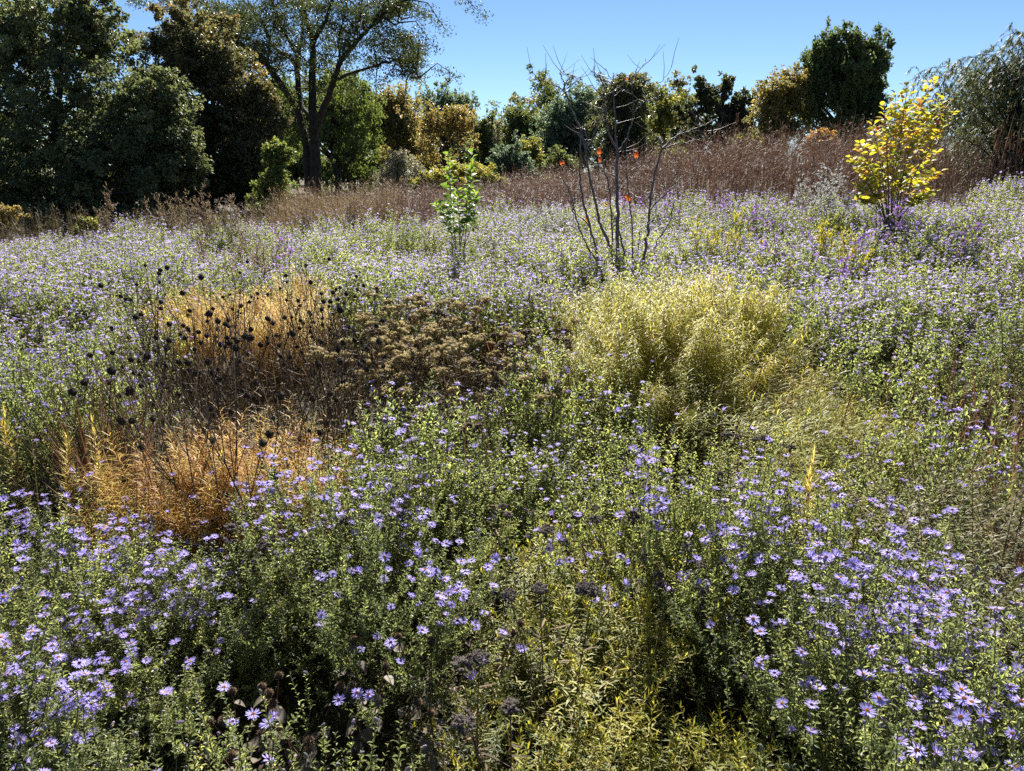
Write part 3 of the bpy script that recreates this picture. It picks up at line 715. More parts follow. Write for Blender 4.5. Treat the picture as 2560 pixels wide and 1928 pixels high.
for px, py in [(270, 1290), (360, 1300), (455, 1285), (545, 1310), (640, 1290), (720, 1285), (860, 1230), (880, 1290), (1010, 1075), (1100, 1045), (1190, 1040), (1290, 1000), (1390, 965), (1060, 1150), (1170, 1130), (1280, 1100), (930, 1080), (330, 1420), (470, 1430), (590, 1420),
               (1640, 1290), (1760, 1250), (1880, 1270), (2010, 1340), (2130, 1420), (2240, 1520), (2330, 1640), (2420, 1760), (1880, 1400), (2010, 1490), (2120, 1600), (2220, 1730), (2300, 1880), (2480, 1640)]:
    Y_ = y_for(px, py, .55); g_ = ground_at(px, Y_)
    near_ = [k for k in keep if np.hypot(k[0] - g_[0], k[1] - Y_) < .14]
    if not near_: keep.append((float(g_[0]), Y_, px, py))
keep.sort(key=lambda p: p[1])
print('aster candidates', len(keep), 'near', sum(k[1] < 2.0 for k in keep), 'mid', sum(2.0 <= k[1] < 4.6 for k in keep))
flower_budget = 0
for n, (x, y, px, py) in enumerate(keep):
    green = inpoly(px, py, GREENZ)[0]
    gz = float(ground(x, y))
    rz = rng.uniform(0, 6.28)
    bm, mq, mh = mound(x, y); ms = .78 + .38 * float(smooth(bm * 1.9)) + .14 * (mh - .5)
    drift = inpoly(px, py, DRIFT[0])[0] or inpoly(px, py, DRIFT[1])[0]
    if y < 2.35:
        k = int(rng.integers(0, len(NEAR))); s = sc_var(rng, .92, 1.06); s3 = (s, s, s * ms)
        t = thing('aster_plant', '', 'aster', (x, y, gz), rz, s3, None, (rng.normal() * .06, rng.normal() * .06))
        pr = NEAR[k]; link('stems', pr[0], t); link('foliage', pr[1], t)
        nf = int(rng.integers(14, 26)) if green else int(rng.integers(38, 68))
        nf = int(nf * ((1.6 + .3 * mq) if drift else (.55 + .7 * mq)))
        fz = np.argsort(-pr[2][:, 2] * rng.uniform(.75, 1.0, len(pr[2])))
        # whole clusters of daisies rather than an even sprinkle
        c0 = pr[2][rng.permutation(len(pr[2]))[:4]]
        dist = np.min(np.linalg.norm(pr[2][:, None] - c0[None], axis=2), axis=1)
        pick = np.argsort(dist * rng.uniform(.4, 1.6, len(dist)) - pr[2][:, 2] * .5)[:nf]
        for j in pick:
            w = int(rng.choice(7, p=[.18, .18, .14, .13, .13, .11, .13]))
            q = Vector(pr[3][j]).to_track_quat('Z', 'Y').to_matrix().to_4x4() @ Matrix.Rotation(rng.uniform(0, 6.28), 4, 'Z')
            sz = float(rng.uniform(.023, .034))
            f = link('flower', FLOWERS[w][0], t, Matrix.Translation(pr[2][j]) @ q @ Matrix.Diagonal((sz, sz, sz, 1)))
            link('flower_disc', FLOWERS[w][1], f)
            flower_budget += 1
    else:
        if y < 4.8:
            P = MID; k = 3 if green else int([3, 0, 1, 5, 2, 2][min(5, int(mq * 6))]); s = sc_var(rng, .9, 1.1)
        else:
            P = FARP; k = int([3, 0, 1, 4, 2, 5][min(5, int(mq * 6))]); s = sc_var(rng, .88, 1.12)
        t = thing('aster_plant', '', 'aster', (x, y, gz), rz, (s, s, s * ms * rng.uniform(.95, 1.05)), None, (rng.normal() * .05, rng.normal() * .05))
        link('stems', P[k][0], t); link('foliage', P[k][1], t); b = link('blossoms', P[k][2], t); b['kind'] = 'stuff'
    keep[n] = (x, y, px, py, t, green)
print('flowers', flower_budget, time.time() - T0)
# labels: the near bushes one by one in ranks, the far ones by the stretch of field they melt into
ranks = [(0, 1.12, 'along the bottom edge'), (1.12, 1.45, 'in second rank from the bottom'), (1.45, 1.8, 'in third rank from the bottom'), (1.8, 2.2, 'level with the orange bluestars'),
         (2.2, 2.7, 'just behind the orange bluestars'), (2.7, 3.3, 'level with the black seed heads'), (3.3, 4.1, 'level with the tan yarrow')]
for a, b, w in ranks:
    row = sorted([k for k in keep if a <= k[1] < b], key=lambda k: k[2])
    for i, k in enumerate(row):
        d = 'sparsely flowered green aster bush' if k[5] else 'lavender daisied aster bush'
        k[4]['label'] = '%s %s, %s' % (d, w, ('%s from the left' % ordinal(i)) if i else 'leftmost')
        k[4]['group'] = 'asters near the camera'
zones = [(-1e9, 420, 'before the dark maples'), (420, 960, 'behind the golden bluestars'), (960, 1330, 'around the foot of the green sapling'), (1330, 1900, 'behind the big pale mound'), (1900, 2250, 'below the yellow shrub'), (2250, 1e9, 'on the rise below the willow')]
for a, b, w in zones:
    for y0, y1, dw in ((4.1, 6.5, 'nearer'), (6.5, 9.5, 'middle'), (9.5, 99, 'far')):
        for k in keep:
            if a <= k[2] < b and y0 <= k[1] < y1:
                k[4]['label'] = 'lavender aster bush in the %s field %s' % (dw, w); k[4]['group'] = '%s asters %s' % (dw, w)

# ------------------------------------------------------------------ ground
xs = np.unique(np.concatenate([np.linspace(-400, -30, 20), np.linspace(-30, 30, 121), np.linspace(30, 400, 20)]))
ys = np.unique(np.concatenate([np.linspace(-60, -6, 8), np.linspace(-6, 40, 93), np.linspace(40, 700, 30)]))
X, Y = np.meshgrid(xs, ys); Z = ground(X, Y)
b = MB(); nx, ny = len(xs), len(ys)
i, j = np.meshgrid(np.arange(ny - 1), np.arange(nx - 1), indexing='ij'); a = (i * nx + j).ravel()
b.add(np.stack([X, Y, Z], -1), np.stack([a, a + 1, a + nx + 1, a + nx], -1), 0, 0.5, True)
o = b.build('ground', M['soil']); o['kind'] = 'structure'; o['label'] = 'dark soil under the meadow plants'

# low growth and litter between the plants
rng = np.random.default_rng(31)
b = MB(); n = 26000
Y = 0.55 + 5.0 * rng.uniform(0, 1, n) ** 1.6; X = rng.uniform(-1, 1, n) * (0.8 * Y + .5)
P = np.stack([X, Y, ground(X, Y)], -1)
d = rdir(rng, n); d[:, 2] = np.abs(d[:, 2]) + .35
b.blades(P, d, rng.uniform(.05, .2, n), rng.uniform(.003, .008, n), rng.normal(size=(n, 3)) * .35 + np.array([0, 0, -.35]), 0, rng.uniform(0, 1, n), 2)
n = 9000; Y = 0.55 + 5.0 * rng.uniform(0, 1, n) ** 1.6; X = rng.uniform(-1, 1, n) * (0.8 * Y + .5)
P = np.stack([X, Y, ground(X, Y) + rng.uniform(.005, .03, n)], -1)
S = rng.uniform(.02, .05, n)
b.inst(LEAF_V, LEAF_F, P, frames(rdir(rng, n) * np.array([1, 1, .2]), np.array([[0, 0, 1.0]]) + rng.normal(size=(n, 3)) * .3), np.stack([S * .5, S, S], -1), 1, rng.uniform(0, 1, n))
o = b.build('undergrowth', [M['grass_green'], M['dry_brown']]); o['kind'] = 'stuff'; o['label'] = 'low blades and dead leaves between the flowering plants'

rng = np.random.default_rng(32)
b = MB(); n = 1500; Y = rng.uniform(2.2, 12.5, n); X = rng.uniform(-1, 1, n) * (0.78 * Y + .6)
Y = Y[:]; P = np.stack([X, Y, ground(X, Y)], -1); h = rng.uniform(.55, .85, n); l = rng.normal(size=(n, 3)) * .12; l[:, 2] = 1
b.blades(P, l, h, .0035 + .0006 * Y, rng.normal(size=(n, 3)) * .08, 0, rng.uniform(0, 1, n), 3)
i = np.repeat(np.arange(n), 4); q = P[i] + unit(l)[i] * (h[i] * rng.uniform(.6, 1, len(i)))[:, None]
b.blades(q, rdir(rng, len(i)) + np.array([0, 0, .6]), rng.uniform(.03, .1, len(i)), .003 + .0006 * Y[i], np.zeros((len(i), 3)), 0, rng.uniform(0, 1, len(i)), 1)
o = b.build('dry_grass', M['dry_brown']); o['kind'] = 'stuff'; o['label'] = 'thin dead stems scattered through the flowering field'

# ------------------------------------------------------------------ the brown meadow behind
def prof(q):
    return 0.74 + 0.30 * smooth((q - 0.06) / 0.2) - 0.12 * smooth((q - .48) / .2)
def meadow(name, label, poly_xy, n, H, hv, seed, mats, w=0.010, tb=(0, 1), twig=8):
    rng = np.random.default_rng(seed); b = MB()
    px0, px1 = min(p[0] for p in poly_xy), max(p[0] for p in poly_xy); py0, py1 = min(p[1] for p in poly_xy), max(p[1] for p in poly_xy)
    X = rng.uniform(px0, px1, n); Y = rng.uniform(py0, py1, n); k = inpoly(X, Y, poly_xy); X, Y = X[k], Y[k]; n = len(X)
    P = np.stack([X, Y, ground(X, Y)], -1)
    patch = 0.5 + 0.28 * np.sin(X * 1.7 + 1.3 * np.sin(Y * .9)) + 0.25 * np.sin(Y * 1.6 + X * .7)
    q_ = X / Y; h = H * prof(q_) * (1 + hv * (patch - .5) + rng.normal(size=n) * .13 + .12 * (rng.random(n) < .08))
    lean = rng.normal(size=(n, 3)) * .10; lean[:, 2] = 1
    b.blades(P, lean, h, w * rng.uniform(.7, 1.4, n), rng.normal(size=(n, 3)) * .06, 0, np.clip(rng.uniform(*tb, n) * .6 + patch * .3, 0, 1), 2)
    i = np.repeat(np.arange(n), twig); m = len(i); s = rng.uniform(.35, 1.02, m)
    q = P[i] + unit(lean)[i] * (h[i] * s)[:, None]
    dd = rdir(rng, m) * np.array([1, 1, .7]) + np.array([0, 0, .45])
    L = rng.uniform(.06, .2, m) * (1.3 - .7 * s)
    b.blades(q, dd, L, w * rng.uniform(.6, 1.6, m), rng.normal(size=(m, 3)) * .25, 0, np.clip(rng.uniform(*tb, m) * .65 + patch[i] * .5 - .15, 0, 1), 1)
    o = b.build(name, mats); o['kind'] = 'stuff'; o['label'] = label
    return o
def gx(px, Y): return float(ground_at(px, Y)[0])
meadow('brown_meadow_grass', 'dense reddish brown dead meadow stalks behind the aster field', [(gx(960, 13.4), 13.4), (gx(1300, 13.6), 13.6), (gx(2650, 13.0), 13.0), (gx(2800, 24), 24), (gx(850, 26), 26), (gx(900, 15), 15)], 13500, 1.22, .55, 41, M['meadow_brown'], .011, twig=14)
M['meadow_tan'] = leafmat('meadow_tan', [(0.10, 0.06, 0.035), (0.2, 0.13, 0.075), (0.3, 0.22, 0.13)], 0.25, 0.7, 0.25, 1.2, 0.0)
meadow('tan_meadow_grass', 'loose tan brown dead stalks before the big elm', [(gx(640, 13.2), 13.2), (gx(990, 13.2), 13.2), (gx(1000, 26), 26), (gx(720, 26), 26), (gx(690, 17), 17)], 4200, 1.35, .4, 42, M['meadow_tan'], .010)
M['meadow_dark'] = leafmat('meadow_dark', [(0.05, 0.04, 0.025), (0.11, 0.085, 0.05), (0.17, 0.14, 0.07)], 0.25, 0.7, 0.25, 1.2, 0.0)
meadow('weedy_meadow_grass', 'low brown and olive weeds in the shade before the maples', [(gx(-200, 13), 13), (gx(660, 13), 13), (gx(700, 22), 22), (gx(-200, 22), 22)], 3600, .84, .7, 43, M['meadow_dark'], .012)
print('meadow', time.time() - T0)

# ------------------------------------------------------------------ trees
def tree(name, label, Y, lobes, mat, trunk_px, tr=0.18, ncl=160, cr=0.8, nleaf=160, leaf=0.09, seed=0, group=None, cat='tree', tint=0.4, tsp=0.18,
         ttop=0.2, side=0.0, bark='bark', flat=0.75, up=0.0, nbr=16, dens=0.9, shell=0.45, inner=0.35, ldir=None, grow=None):
    """crown of leaf clumps that fill the given lobes (outline in photo pixels, at distance Y with real depth) on a trunk with limbs"""
    rng = np.random.default_rng(7000 + seed)
    if Y > 40: inner *= .7; nleaf = int(nleaf * .8); nbr = max(nbr, 34)
    C, Rr = [], []
    if grow is None: grow = 1.0 if Y < 40 else (1.1 if Y < 60 else 1.22)
    for l in lobes:
        px, py, rx, ry = l[:4]; rx = rx * grow; ry = ry * (1 + (grow - 1) * .5); dy = l[4] if len(l) > 4 else 0.0
        c = at(px, py, Y + dy); a = rx * (Y + dy) / F * 1.04; b_ = ry * (Y + dy) / F * 1.04
        C.append(c); Rr.append([a, max(a * dens, .4 * b_), b_])
    C = np.array(C); Rr = np.array(Rr)
    wgt = (Rr[:, 0] * Rr[:, 2] + Rr[:, 0] * Rr[:, 1] + Rr[:, 1] * Rr[:, 2]); wgt /= wgt.sum()
    li = rng.choice(len(C), ncl, p=wgt); nm = min(5 * len(C), ncl // 2); li[:nm] = np.arange(nm) % len(C); d = rdir(rng, ncl)
    u = np.where(rng.random(ncl) < inner, rng.uniform(.1, .75, ncl), 1 - shell * rng.random(ncl) ** 1.5)
    u = np.where(rng.random(ncl) < .12, u * rng.uniform(1.0, 1.14, ncl), u)
    crr = cr * rng.uniform(.35, 1.05, ncl) ** 1.0
    ext = np.array([1, 1, max(1.0, flat)])
    shr = np.maximum(Rr[li] - (crr[:, None] * ext) * .75, Rr[li] * .3)
    cc = C[li] + d * shr * u[:, None]
    limb = Y >= 40
    if limb:
        nL = max(14, ncl // 6); k_ = np.arange(ncl) % nL
        ll = rng.choice(len(C), nL, p=wgt); ll[:len(C)] = np.arange(len(C))[:nL]
        dL = rdir(rng, nL); dL[:, 2] = dL[:, 2] * .8 + .25; dL = unit(dL)
        eL = C[ll] + dL * np.maximum(Rr[ll] - cr * .45, Rr[ll] * .4) * rng.uniform(.72, 1.1, nL)[:, None]
        zb = (C[:, 2] - Rr[:, 2]).min(); xb = float((C[:, 0] * wgt).sum()); hz = (C[:, 2] + Rr[:, 2]).max() - zb
        sL = np.stack([xb * .8 + eL[:, 0] * .2, np.full(nL, Y) * .8 + eL[:, 1] * .2, zb + np.clip((eL[:, 2] - zb) * rng.uniform(.25, .6, nL), 0, hz)], -1)
        tq = rng.uniform(.3, 1.0, ncl) ** .7
        cc = sL[k_] * (1 - tq)[:, None] + eL[k_] * tq[:, None] + np.array([0, 0, .5]) * (cr * np.sin(PI * tq))[:, None] + rng.normal(size=(ncl, 3)) * cr * .42
        crr = crr * (1.1 - .35 * tq)
    gz = ground(cc[:, 0], np.minimum(cc[:, 1], 40))
    cc[:, 2] = np.maximum(cc[:, 2], gz + crr * .4)
    z0, z1 = (C[:, 2] - Rr[:, 2]).min(), (C[:, 2] + Rr[:, 2]).max()
    m = ncl * nleaf; ci = np.repeat(np.arange(ncl), nleaf)
    shape = np.array([1, 1, flat]); ns = 7
    sub = (rdir(rng, ncl * ns) * rng.uniform(.45, 1.1, ncl * ns)[:, None]).reshape(ncl, ns, 3)
    v = rdir(rng, m); rad = rng.random(m) ** .5
    sv = sub[ci, rng.integers(0, ns, m)]
    P = cc[ci] + (sv + v * (.36 * rad)[:, None]) * shape * crr[ci][:, None]
    v = unit(v * .6 + sv)
    nrm = unit(v * .7 + rng.normal(size=(m, 3)) * .55 + np.array([0, 0, .55]))
    ld = rdir(rng, m) + v * .6 + np.array([0, 0, -.35 + up]) if ldir is None else rdir(rng, m) * .5 + np.asarray(ldir, float)
    S = leaf * rng.uniform(.6, 1.25, m)
    rad = np.linalg.norm(sv, axis=1)
    hrel = (cc[:, 2] - z0) / (z1 - z0)
    x0 = C[:, 0].mean(); xr = max(1e-3, (C[:, 0] + Rr[:, 0]).max() - x0)
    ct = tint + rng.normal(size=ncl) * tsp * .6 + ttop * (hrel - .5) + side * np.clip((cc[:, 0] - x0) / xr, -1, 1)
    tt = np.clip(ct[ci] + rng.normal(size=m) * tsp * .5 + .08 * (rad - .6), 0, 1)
    b = MB()
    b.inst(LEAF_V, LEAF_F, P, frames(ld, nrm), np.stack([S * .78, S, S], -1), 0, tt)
    base = ground_at(trunk_px, Y); root = thing(name, label, cat, base, group=group)
    off = -base
    t = MB()
    top = np.array([C[:, 0].mean() * .5 + base[0] * .5, Y, z0 + .75 * (z1 - z0)])
    k = 7; s = np.linspace(0, 1, k)[:, None]
    path = base * (1 - s) + top * s + rng.normal(size=(k, 3)) * np.array([1, 1, 0]) * .04 * (z1 - z0) * s * (1 - s) * 3
    path[0, 2] -= .1
    rads = tr * (1 - .82 * np.linspace(0, 1, k)); rads[0] *= 1.35
    t.tubes(path[None], rads[None], 7, 0, .4)
    sel = rng.permutation(ncl)[:nbr]
    for q in (range(nL) if limb else sel):
        e = eL[q] if limb else cc[q]; f = np.clip((e[2] - base[2]) / max(.1, top[2] - base[2]) - rng.uniform(.25, .45), .12, .9)
        st = path[0] * 0; i0 = min(int(f * (k - 1)), k - 2); w = f * (k - 1) - i0; st = path[i0] * (1 - w) + path[i0 + 1] * w
        mid = st * .5 + e * .5 + np.array([0, 0, .08 * np.linalg.norm(e - st)])
        ss = np.linspace(0, 1, 6)[:, None]
        pth = st * (1 - ss) ** 2 + 2 * mid * ss * (1 - ss) + e * ss ** 2
        r0 = tr * .38 * (1 - .6 * f)
        t.tubes(pth[None], np.linspace(r0, r0 * .2, 6)[None], 5, 0, .5)
    for mb_ in (b, t): mb_.v = [a + off.astype(np.float32) for a in mb_.v]
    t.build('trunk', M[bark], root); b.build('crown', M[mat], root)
    return root

tree('maple_tree', 'tall dark green maple with dense crown to the ground, leftmost tree', 23,
     [(130, 330, 300, 330), (330, 420, 175, 190, -1), (370, 300, 110, 130, -.6), (120, 120, 180, 160), (230, 60, 85, 85), (40, 90, 90, 110), (100, 470, 300, 150), (-120, 330, 200, 260), (430, 240, 55, 60), (440, 400, 70, 130, -.4)],
     'maple', 180, .22, 900, .55, 210, .095, 1, tint=.28, tsp=.22, ttop=.1, side=.08, inner=.3)
tree('maple_tree', 'dark rounded maple with brown tinged top, behind and right of the leftmost maple', 27,
     [(500, 300, 170, 280), (480, 130, 115, 105), (560, 200, 95, 120), (600, 340, 110, 180), (640, 430, 95, 120), (460, 440, 150, 130), (690, 310, 30, 45), (650, 240, 45, 60)],
     'maple_brown', 530, .22, 640, .55, 210, .10, 2, tint=.2, tsp=.22, ttop=.42, side=.16, inner=.3)
tree('young_maple_tree', 'small bright yellow green maple at the foot of the big elm', 22,
     [(700, 440, 48, 75), (690, 380, 30, 45), (665, 480, 60, 60)], 'lime', 695, .06, 60, .35, 150, .09, 3, tint=.5, ttop=.3)

# the big elm with its forking limbs
def elm():
    rng = np.random.default_rng(88); Y = 36.0
    base = ground_at(783, Y); root = thing('elm_tree', 'tall open elm with dark forking limbs and sparse high foliage', 'tree', base)
    limbs = [  # (points px,py,dy), start radius px, end radius px
        ([(786, 520, 0), (790, 440, 0), (788, 380, 0), (783, 312, 0), (780, 190, .2), (781, 104, .5), (760, 29, 1), (752, -60, 1.4), (735, -190, 2)], 25, 5),
        ([(770, 480, .4), (768, 400, .3), (748, 285, 0), (712, 226, -.5), (654, 145, -1), (602, 110, -1.6), (550, 58, -2), (505, 0, -2.4), (440, -90, -3)], 17, 4),
        ([(790, 330, 0), (800, 290, -.3), (822, 243, -.6), (833, 203, -1), (851, 156, -1.4), (885, 110, -1.8), (914, 81, -2), (949, 41, -2.3), (984, 12, -2.6), (1040, -8, -3), (1090, -20, -3.2)], 14, 2.5),
        ([(832, 205, -1), (861, 190, -1.2), (909, 174, -1.5), (972, 154, -2), (1007, 151, -2.2), (1033, 168, -2.4), (1047, 196, -2.5)], 7, 1.2),
        ([(781, 110, .5), (795, 80, 0), (812, 55, -.5), (830, 0, -1), (850, -80, -1.5)], 9, 4),
        ([(748, 285, 0), (743, 174, 1), (720, 140, 1.6), (689, 122, 2), (648, 46, 2.6), (613, 8, 3), (570, -60, 3.6)], 12, 3),
        ([(743, 190, 1), (741, 145, .6), (712, 81, .2), (689, 29, -.3), (671, -20, -.7)], 8, 3),
        ([(779, 300, .5), (752, 250, 2), (748, 150, 3), (756, 60, 3.5), (750, -20, 4)], 9, 4),
        ([(602, 110, -1.6), (560, 105, -2), (520, 90, -2.4), (480, 40, -2.6)], 6, 1.5),
        ([(654, 145, -1), (600, 160, -1.2), (560, 150, -1.6), (530, 130, -2)], 5, 1.2),
        ([(712, 226, -.5), (670, 205, -1), (640, 203, -1.4)], 4, 1),
        ([(914, 81, -2), (900, 40, -1.5), (905, -10, -1)], 5, 2.5),
        ([(851, 156, -1.4), (846, 100, -1), (862, 40, -.6), (868, -30, 0)], 5, 2.5),
        ([(949, 41, -2.3), (990, 60, -2.6), (1010, 50, -2.8)], 3, .8)]
    t = MB(); twigs = []; tuft = []
    for pts, r0, r1 in limbs:
        p = np.array([at(a, b_, Y + dy) for a, b_, dy in pts])
        # resample smoothly
        n = len(p); s = np.linspace(0, n - 1, (n - 1) * 4 + 1); i = np.minimum(s.astype(int), n - 2); w = (s - i)[:, None]
        pm = np.vstack([2 * p[0] - p[1], p, 2 * p[-1] - p[-2]])
        a0, a1, a2, a3 = pm[i], pm[i + 1], pm[i + 2], pm[i + 3]
        c = .5 * ((2 * a1) + (-a0 + a2) * w + (2 * a0 - 5 * a1 + 4 * a2 - a3) * w ** 2 + (-a0 + 3 * a1 - 3 * a2 + a3) * w ** 3)
        c = c + rng.normal(size=c.shape) * .02
        r = np.linspace(r0 ** .6, r1 ** .6, len(c)) ** (1 / .6) * Y / F * .64
        t.tubes((c - base)[None], r[None], 8, 0, .4)
        for q in range(int(len(c) * .42), len(c), 2):
            k = 2
            for _ in range(k):
                d = unit(rdir(rng, 1)[0] * np.array([1, 1, .8]) + np.array([0, 0, .15])); L = rng.uniform(.8, 2.3)
                e = c[q] + d * L; mid = c[q] + d * L * .5 + np.array([0, 0, .18 * L]); e2 = e + np.array([0, 0, -.25 * L * rng.uniform(.2, 1)])
                t.tubes((np.stack([c[q], mid, e2]) - base)[None], np.array([[.035, .022, .008]]), 4, 0, .5)
                if rng.random() < .78:
                    for f in (.55, .8, 1.0): tuft.append(c[q] * (1 - f) ** 2 + 2 * mid * f * (1 - f) + e2 * f * f)
    for px, py, rx, ry, n in [(950, 120, 95, 36, 40), (1010, 125, 45, 36, 26), (1035, 160, 20, 40, 12), (980, 20, 70, 22, 26), (900, 40, 90, 40, 36), (640, 60, 120, 60, 64), (560, 60, 90, 60, 54), (620, 130, 80, 50, 26), (820, 150, 50, 60, 14), (760, 20, 130, 40, 36), (700, 120, 90, 60, 22), (850, 120, 60, 50, 16), (470, 20, 60, 40, 18), (640, 160, 60, 35, 12), (880, 230, 40, 30, 5), (1040, 180, 10, 25, 4), (345, 2, 22, 14, 5), (420, -30, 60, 50, 16)]:
        for _ in range(n):
            a = rng.normal(size=2) * .5
            tuft.append(at(px + a[0] * rx, py + a[1] * ry, Y + rng.normal() * 1.6 - 1))
    tuft = np.array(tuft); nl = 74; m = len(tuft) * nl; ci = np.repeat(np.arange(len(tuft)), nl)
    v = rdir(rng, m); P = tuft[ci] + v * np.array([1, 1, .6]) * (.48 * rng.random(m) ** .5)[:, None] - base
    S = .10 * rng.uniform(.6, 1.2, m)
    b = MB(); b.inst(LEAF_V, LEAF_F, P, frames(rdir(rng, m) + np.array([0, 0, -.7]), rdir(rng, m) + np.array([0, 0, .6])), np.stack([S * .6, S, S], -1), 0, np.clip(.45 + .2 * rng.normal(size=m), 0, 1))
    t.build('trunk', M['bark'], root); b.build('crown', M['elm'], root)
elm()

# mid distance
tree('weeping_tree', 'yellow green drooping tree just right of the elm trunk', 50,
     [(880, 330, 80, 130), (840, 270, 70, 110), (900, 400, 60, 70), (760, 270, 90, 120), (700, 300, 70, 130, 2), (870, 430, 70, 60)], 'lime', 850, .25, 300, .9, 120, .17, 5, tint=.45, ttop=.2, flat=1.2, ldir=(0, 0, -1), inner=.3)
tree('broadleaf_tree', 'dark green tree rising behind the drooping tree', 66, [(890, 250, 60, 75), (850, 240, 70, 60), (920, 300, 40, 70), (800, 260, 70, 80)], 'tree_green', 880, .3, 150, 1.3, 90, .24, 6, tint=.35, ttop=.2)
tree('broadleaf_tree', 'brown green tree with a bumpy top left of the tan tree', 74, [(975, 310, 60, 90), (945, 290, 45, 70), (1015, 330, 40, 80), (980, 250, 40, 40), (920, 350, 40, 80), (1040, 350, 35, 70)], 'tree_brown', 985, .3, 210, 1.2, 90, .26, 7, tint=.4, ttop=.4, up=.5, flat=1.3)
tree('tan_tree', 'tan yellow autumn tree with visible dark branches', 62, [(1115, 330, 65, 70), (1085, 350, 45, 60), (1150, 345, 35, 55), (1110, 290, 40, 40), (1060, 390, 40, 40)], 'tree_tan', 1110, .22, 150, 1.0, 55, .2, 8, tint=.5, ttop=.2, inner=.2, nbr=40)
tree('tall_tree', 'blue green tree with pointed tips behind the tan tree', 92, [(1115, 265, 55, 40), (1085, 265, 30, 40), (1155, 270, 28, 45), (1125, 245, 20, 25), (1145, 320, 40, 60), (1080, 320, 40, 60)], 'tree_blue', 1115, .35, 190, 1.2, 90, .3, 9, tint=.4, up=1, flat=1.7)
tree('broadleaf_tree', 'dark narrow tree right of the tan tree', 72, [(1205, 335, 28, 45), (1225, 360, 25, 50), (1195, 390, 30, 50)], 'tree_green', 1210, .2, 90, 1.0, 90, .24, 10, tint=.3, ttop=.3)
# thin bare tree
def bare_tree(name, label, Y, px, py0, py1, spread, n, mat, seed, r=.07):
    rng = np.random.default_rng(seed); base = ground_at(px, Y); root = thing(name, label, 'tree', base); t = MB()
    H = at(px, py0, Y)[2] - base[2]; W = spread * Y / F
    t.tubes(np.array([[[0, 0, 0], [0, 0, H * .3], [.05, 0, H * .6], [0, 0, H * .92]]]), np.array([[r, r * .8, r * .5, r * .15]]), 6)
    z = rng.uniform(.25, .9, n) * H; a = rng.uniform(0, 6.28, n); d = np.stack([np.cos(a), np.sin(a) * .8, rng.uniform(.5, 1.4, n)], -1)
    L = W * rng.uniform(.5, 1.1, n) * (1.15 - .5 * z / H); s = np.stack([np.zeros(n), np.zeros(n), z], -1)
    P = np.stack([s, s + d * (L * .5)[:, None], s + d * L[:, None] * np.array([1, 1, 1.1])], 1)
    t.tubes(P, np.array([[r * .3, r * .2, r * .1]]).repeat(n, 0), 4)
    m = n * 7; i = rng.integers(0, n, m); f = rng.uniform(.3, 1, m)[:, None]; q = P[i, 0] * (1 - f) + P[i, 2] * f
    e = unit(rdir(rng, m) + d[i] * .6); LL = W * rng.uniform(.15, .4, m)[:, None]
    t.tubes(np.stack([q, q + e * LL * .5, q + e * LL], 1), np.full((m, 3), r * .1), 3)
    t.build('trunk', M[mat], root)
    k = m * 4; i = rng.integers(0, m, k); b = MB(); pos = q[i] + e[i] * LL[i] * rng.uniform(.3, 1, k)[:, None]
    S = .10 * Y / 60 * rng.uniform(.6, 1.2, k); b.inst(LEAF_V, LEAF_F, pos, frames(rdir(rng, k), rdir(rng, k)), S, 0, rng.uniform(0, 1, k))
    b.build('crown', M['grey_twig'], root)
bare_tree('bare_tree', 'thin pale nearly leafless tree in the gap of the treeline', 70, 1243, 290, 430, 24, 40, 'bark_grey', 11)
tree('broadleaf_tree', 'dark green tree with yellow lit patches right of the thin bare tree', 78, [(1300, 330, 40, 60), (1275, 310, 25, 40), (1340, 320, 35, 55), (1310, 290, 35, 35), (1300, 390, 60, 50)], 'tree_green', 1305, .25, 200, 1.1, 90, .25, 12, tint=.3, tsp=.35, ttop=.3, up=.5, flat=1.3)
tree('broadleaf_tree', 'yellow green small tree in front of the treeline beside the blue green shrub', 58, [(1335, 390, 30, 50), (1310, 375, 22, 45), (1345, 430, 25, 30)], 'tree_yellow', 1335, .12, 70, .8, 80, .2, 13, tint=.35, tsp=.3)
tree('blue_green_shrub', 'rounded blue green shrub behind the brown meadow', 45, [(1265, 410, 45, 45), (1300, 405, 35, 55), (1325, 430, 30, 40), (1235, 430, 35, 35)], 'tree_blue', 1275, .08, 150, .5, 90, .13, 14, cat='shrub', tint=.35)
tree('broadleaf_tree', 'bluish green rounded tree behind the bare sapling', 68, [(1425, 300, 60, 75), (1390, 330, 45, 60), (1460, 310, 40, 80), (1440, 250, 40, 40), (1420, 390, 70, 60), (1370, 290, 25, 30)], 'tree_blue', 1425, .3, 260, 1.2, 90, .24, 15, tint=.35, tsp=.25, ttop=.15)
tree('horse_chestnut_tree', 'dark tree with a rounded bronze top behind the bare sapling', 55, [(1560, 260, 55, 75), (1530, 290, 45, 80), (1590, 300, 40, 80), (1560, 215, 40, 40), (1545, 380, 65, 70), (1600, 390, 40, 50)], 'tree_dark', 1560, .3, 280, .9, 100, .2, 16, tint=.35, tsp=.25, ttop=.5)
tree('broadleaf_tree', 'loose yellowish tree between the bronze topped tree and the gnarled tree', 66, [(1645, 270, 40, 55), (1660, 330, 35, 60), (1630, 230, 22, 28), (1650, 390, 50, 40)], 'tree_yellow', 1650, .2, 110, 1.1, 60, .24, 17, tint=.2, tsp=.3, ttop=.1)
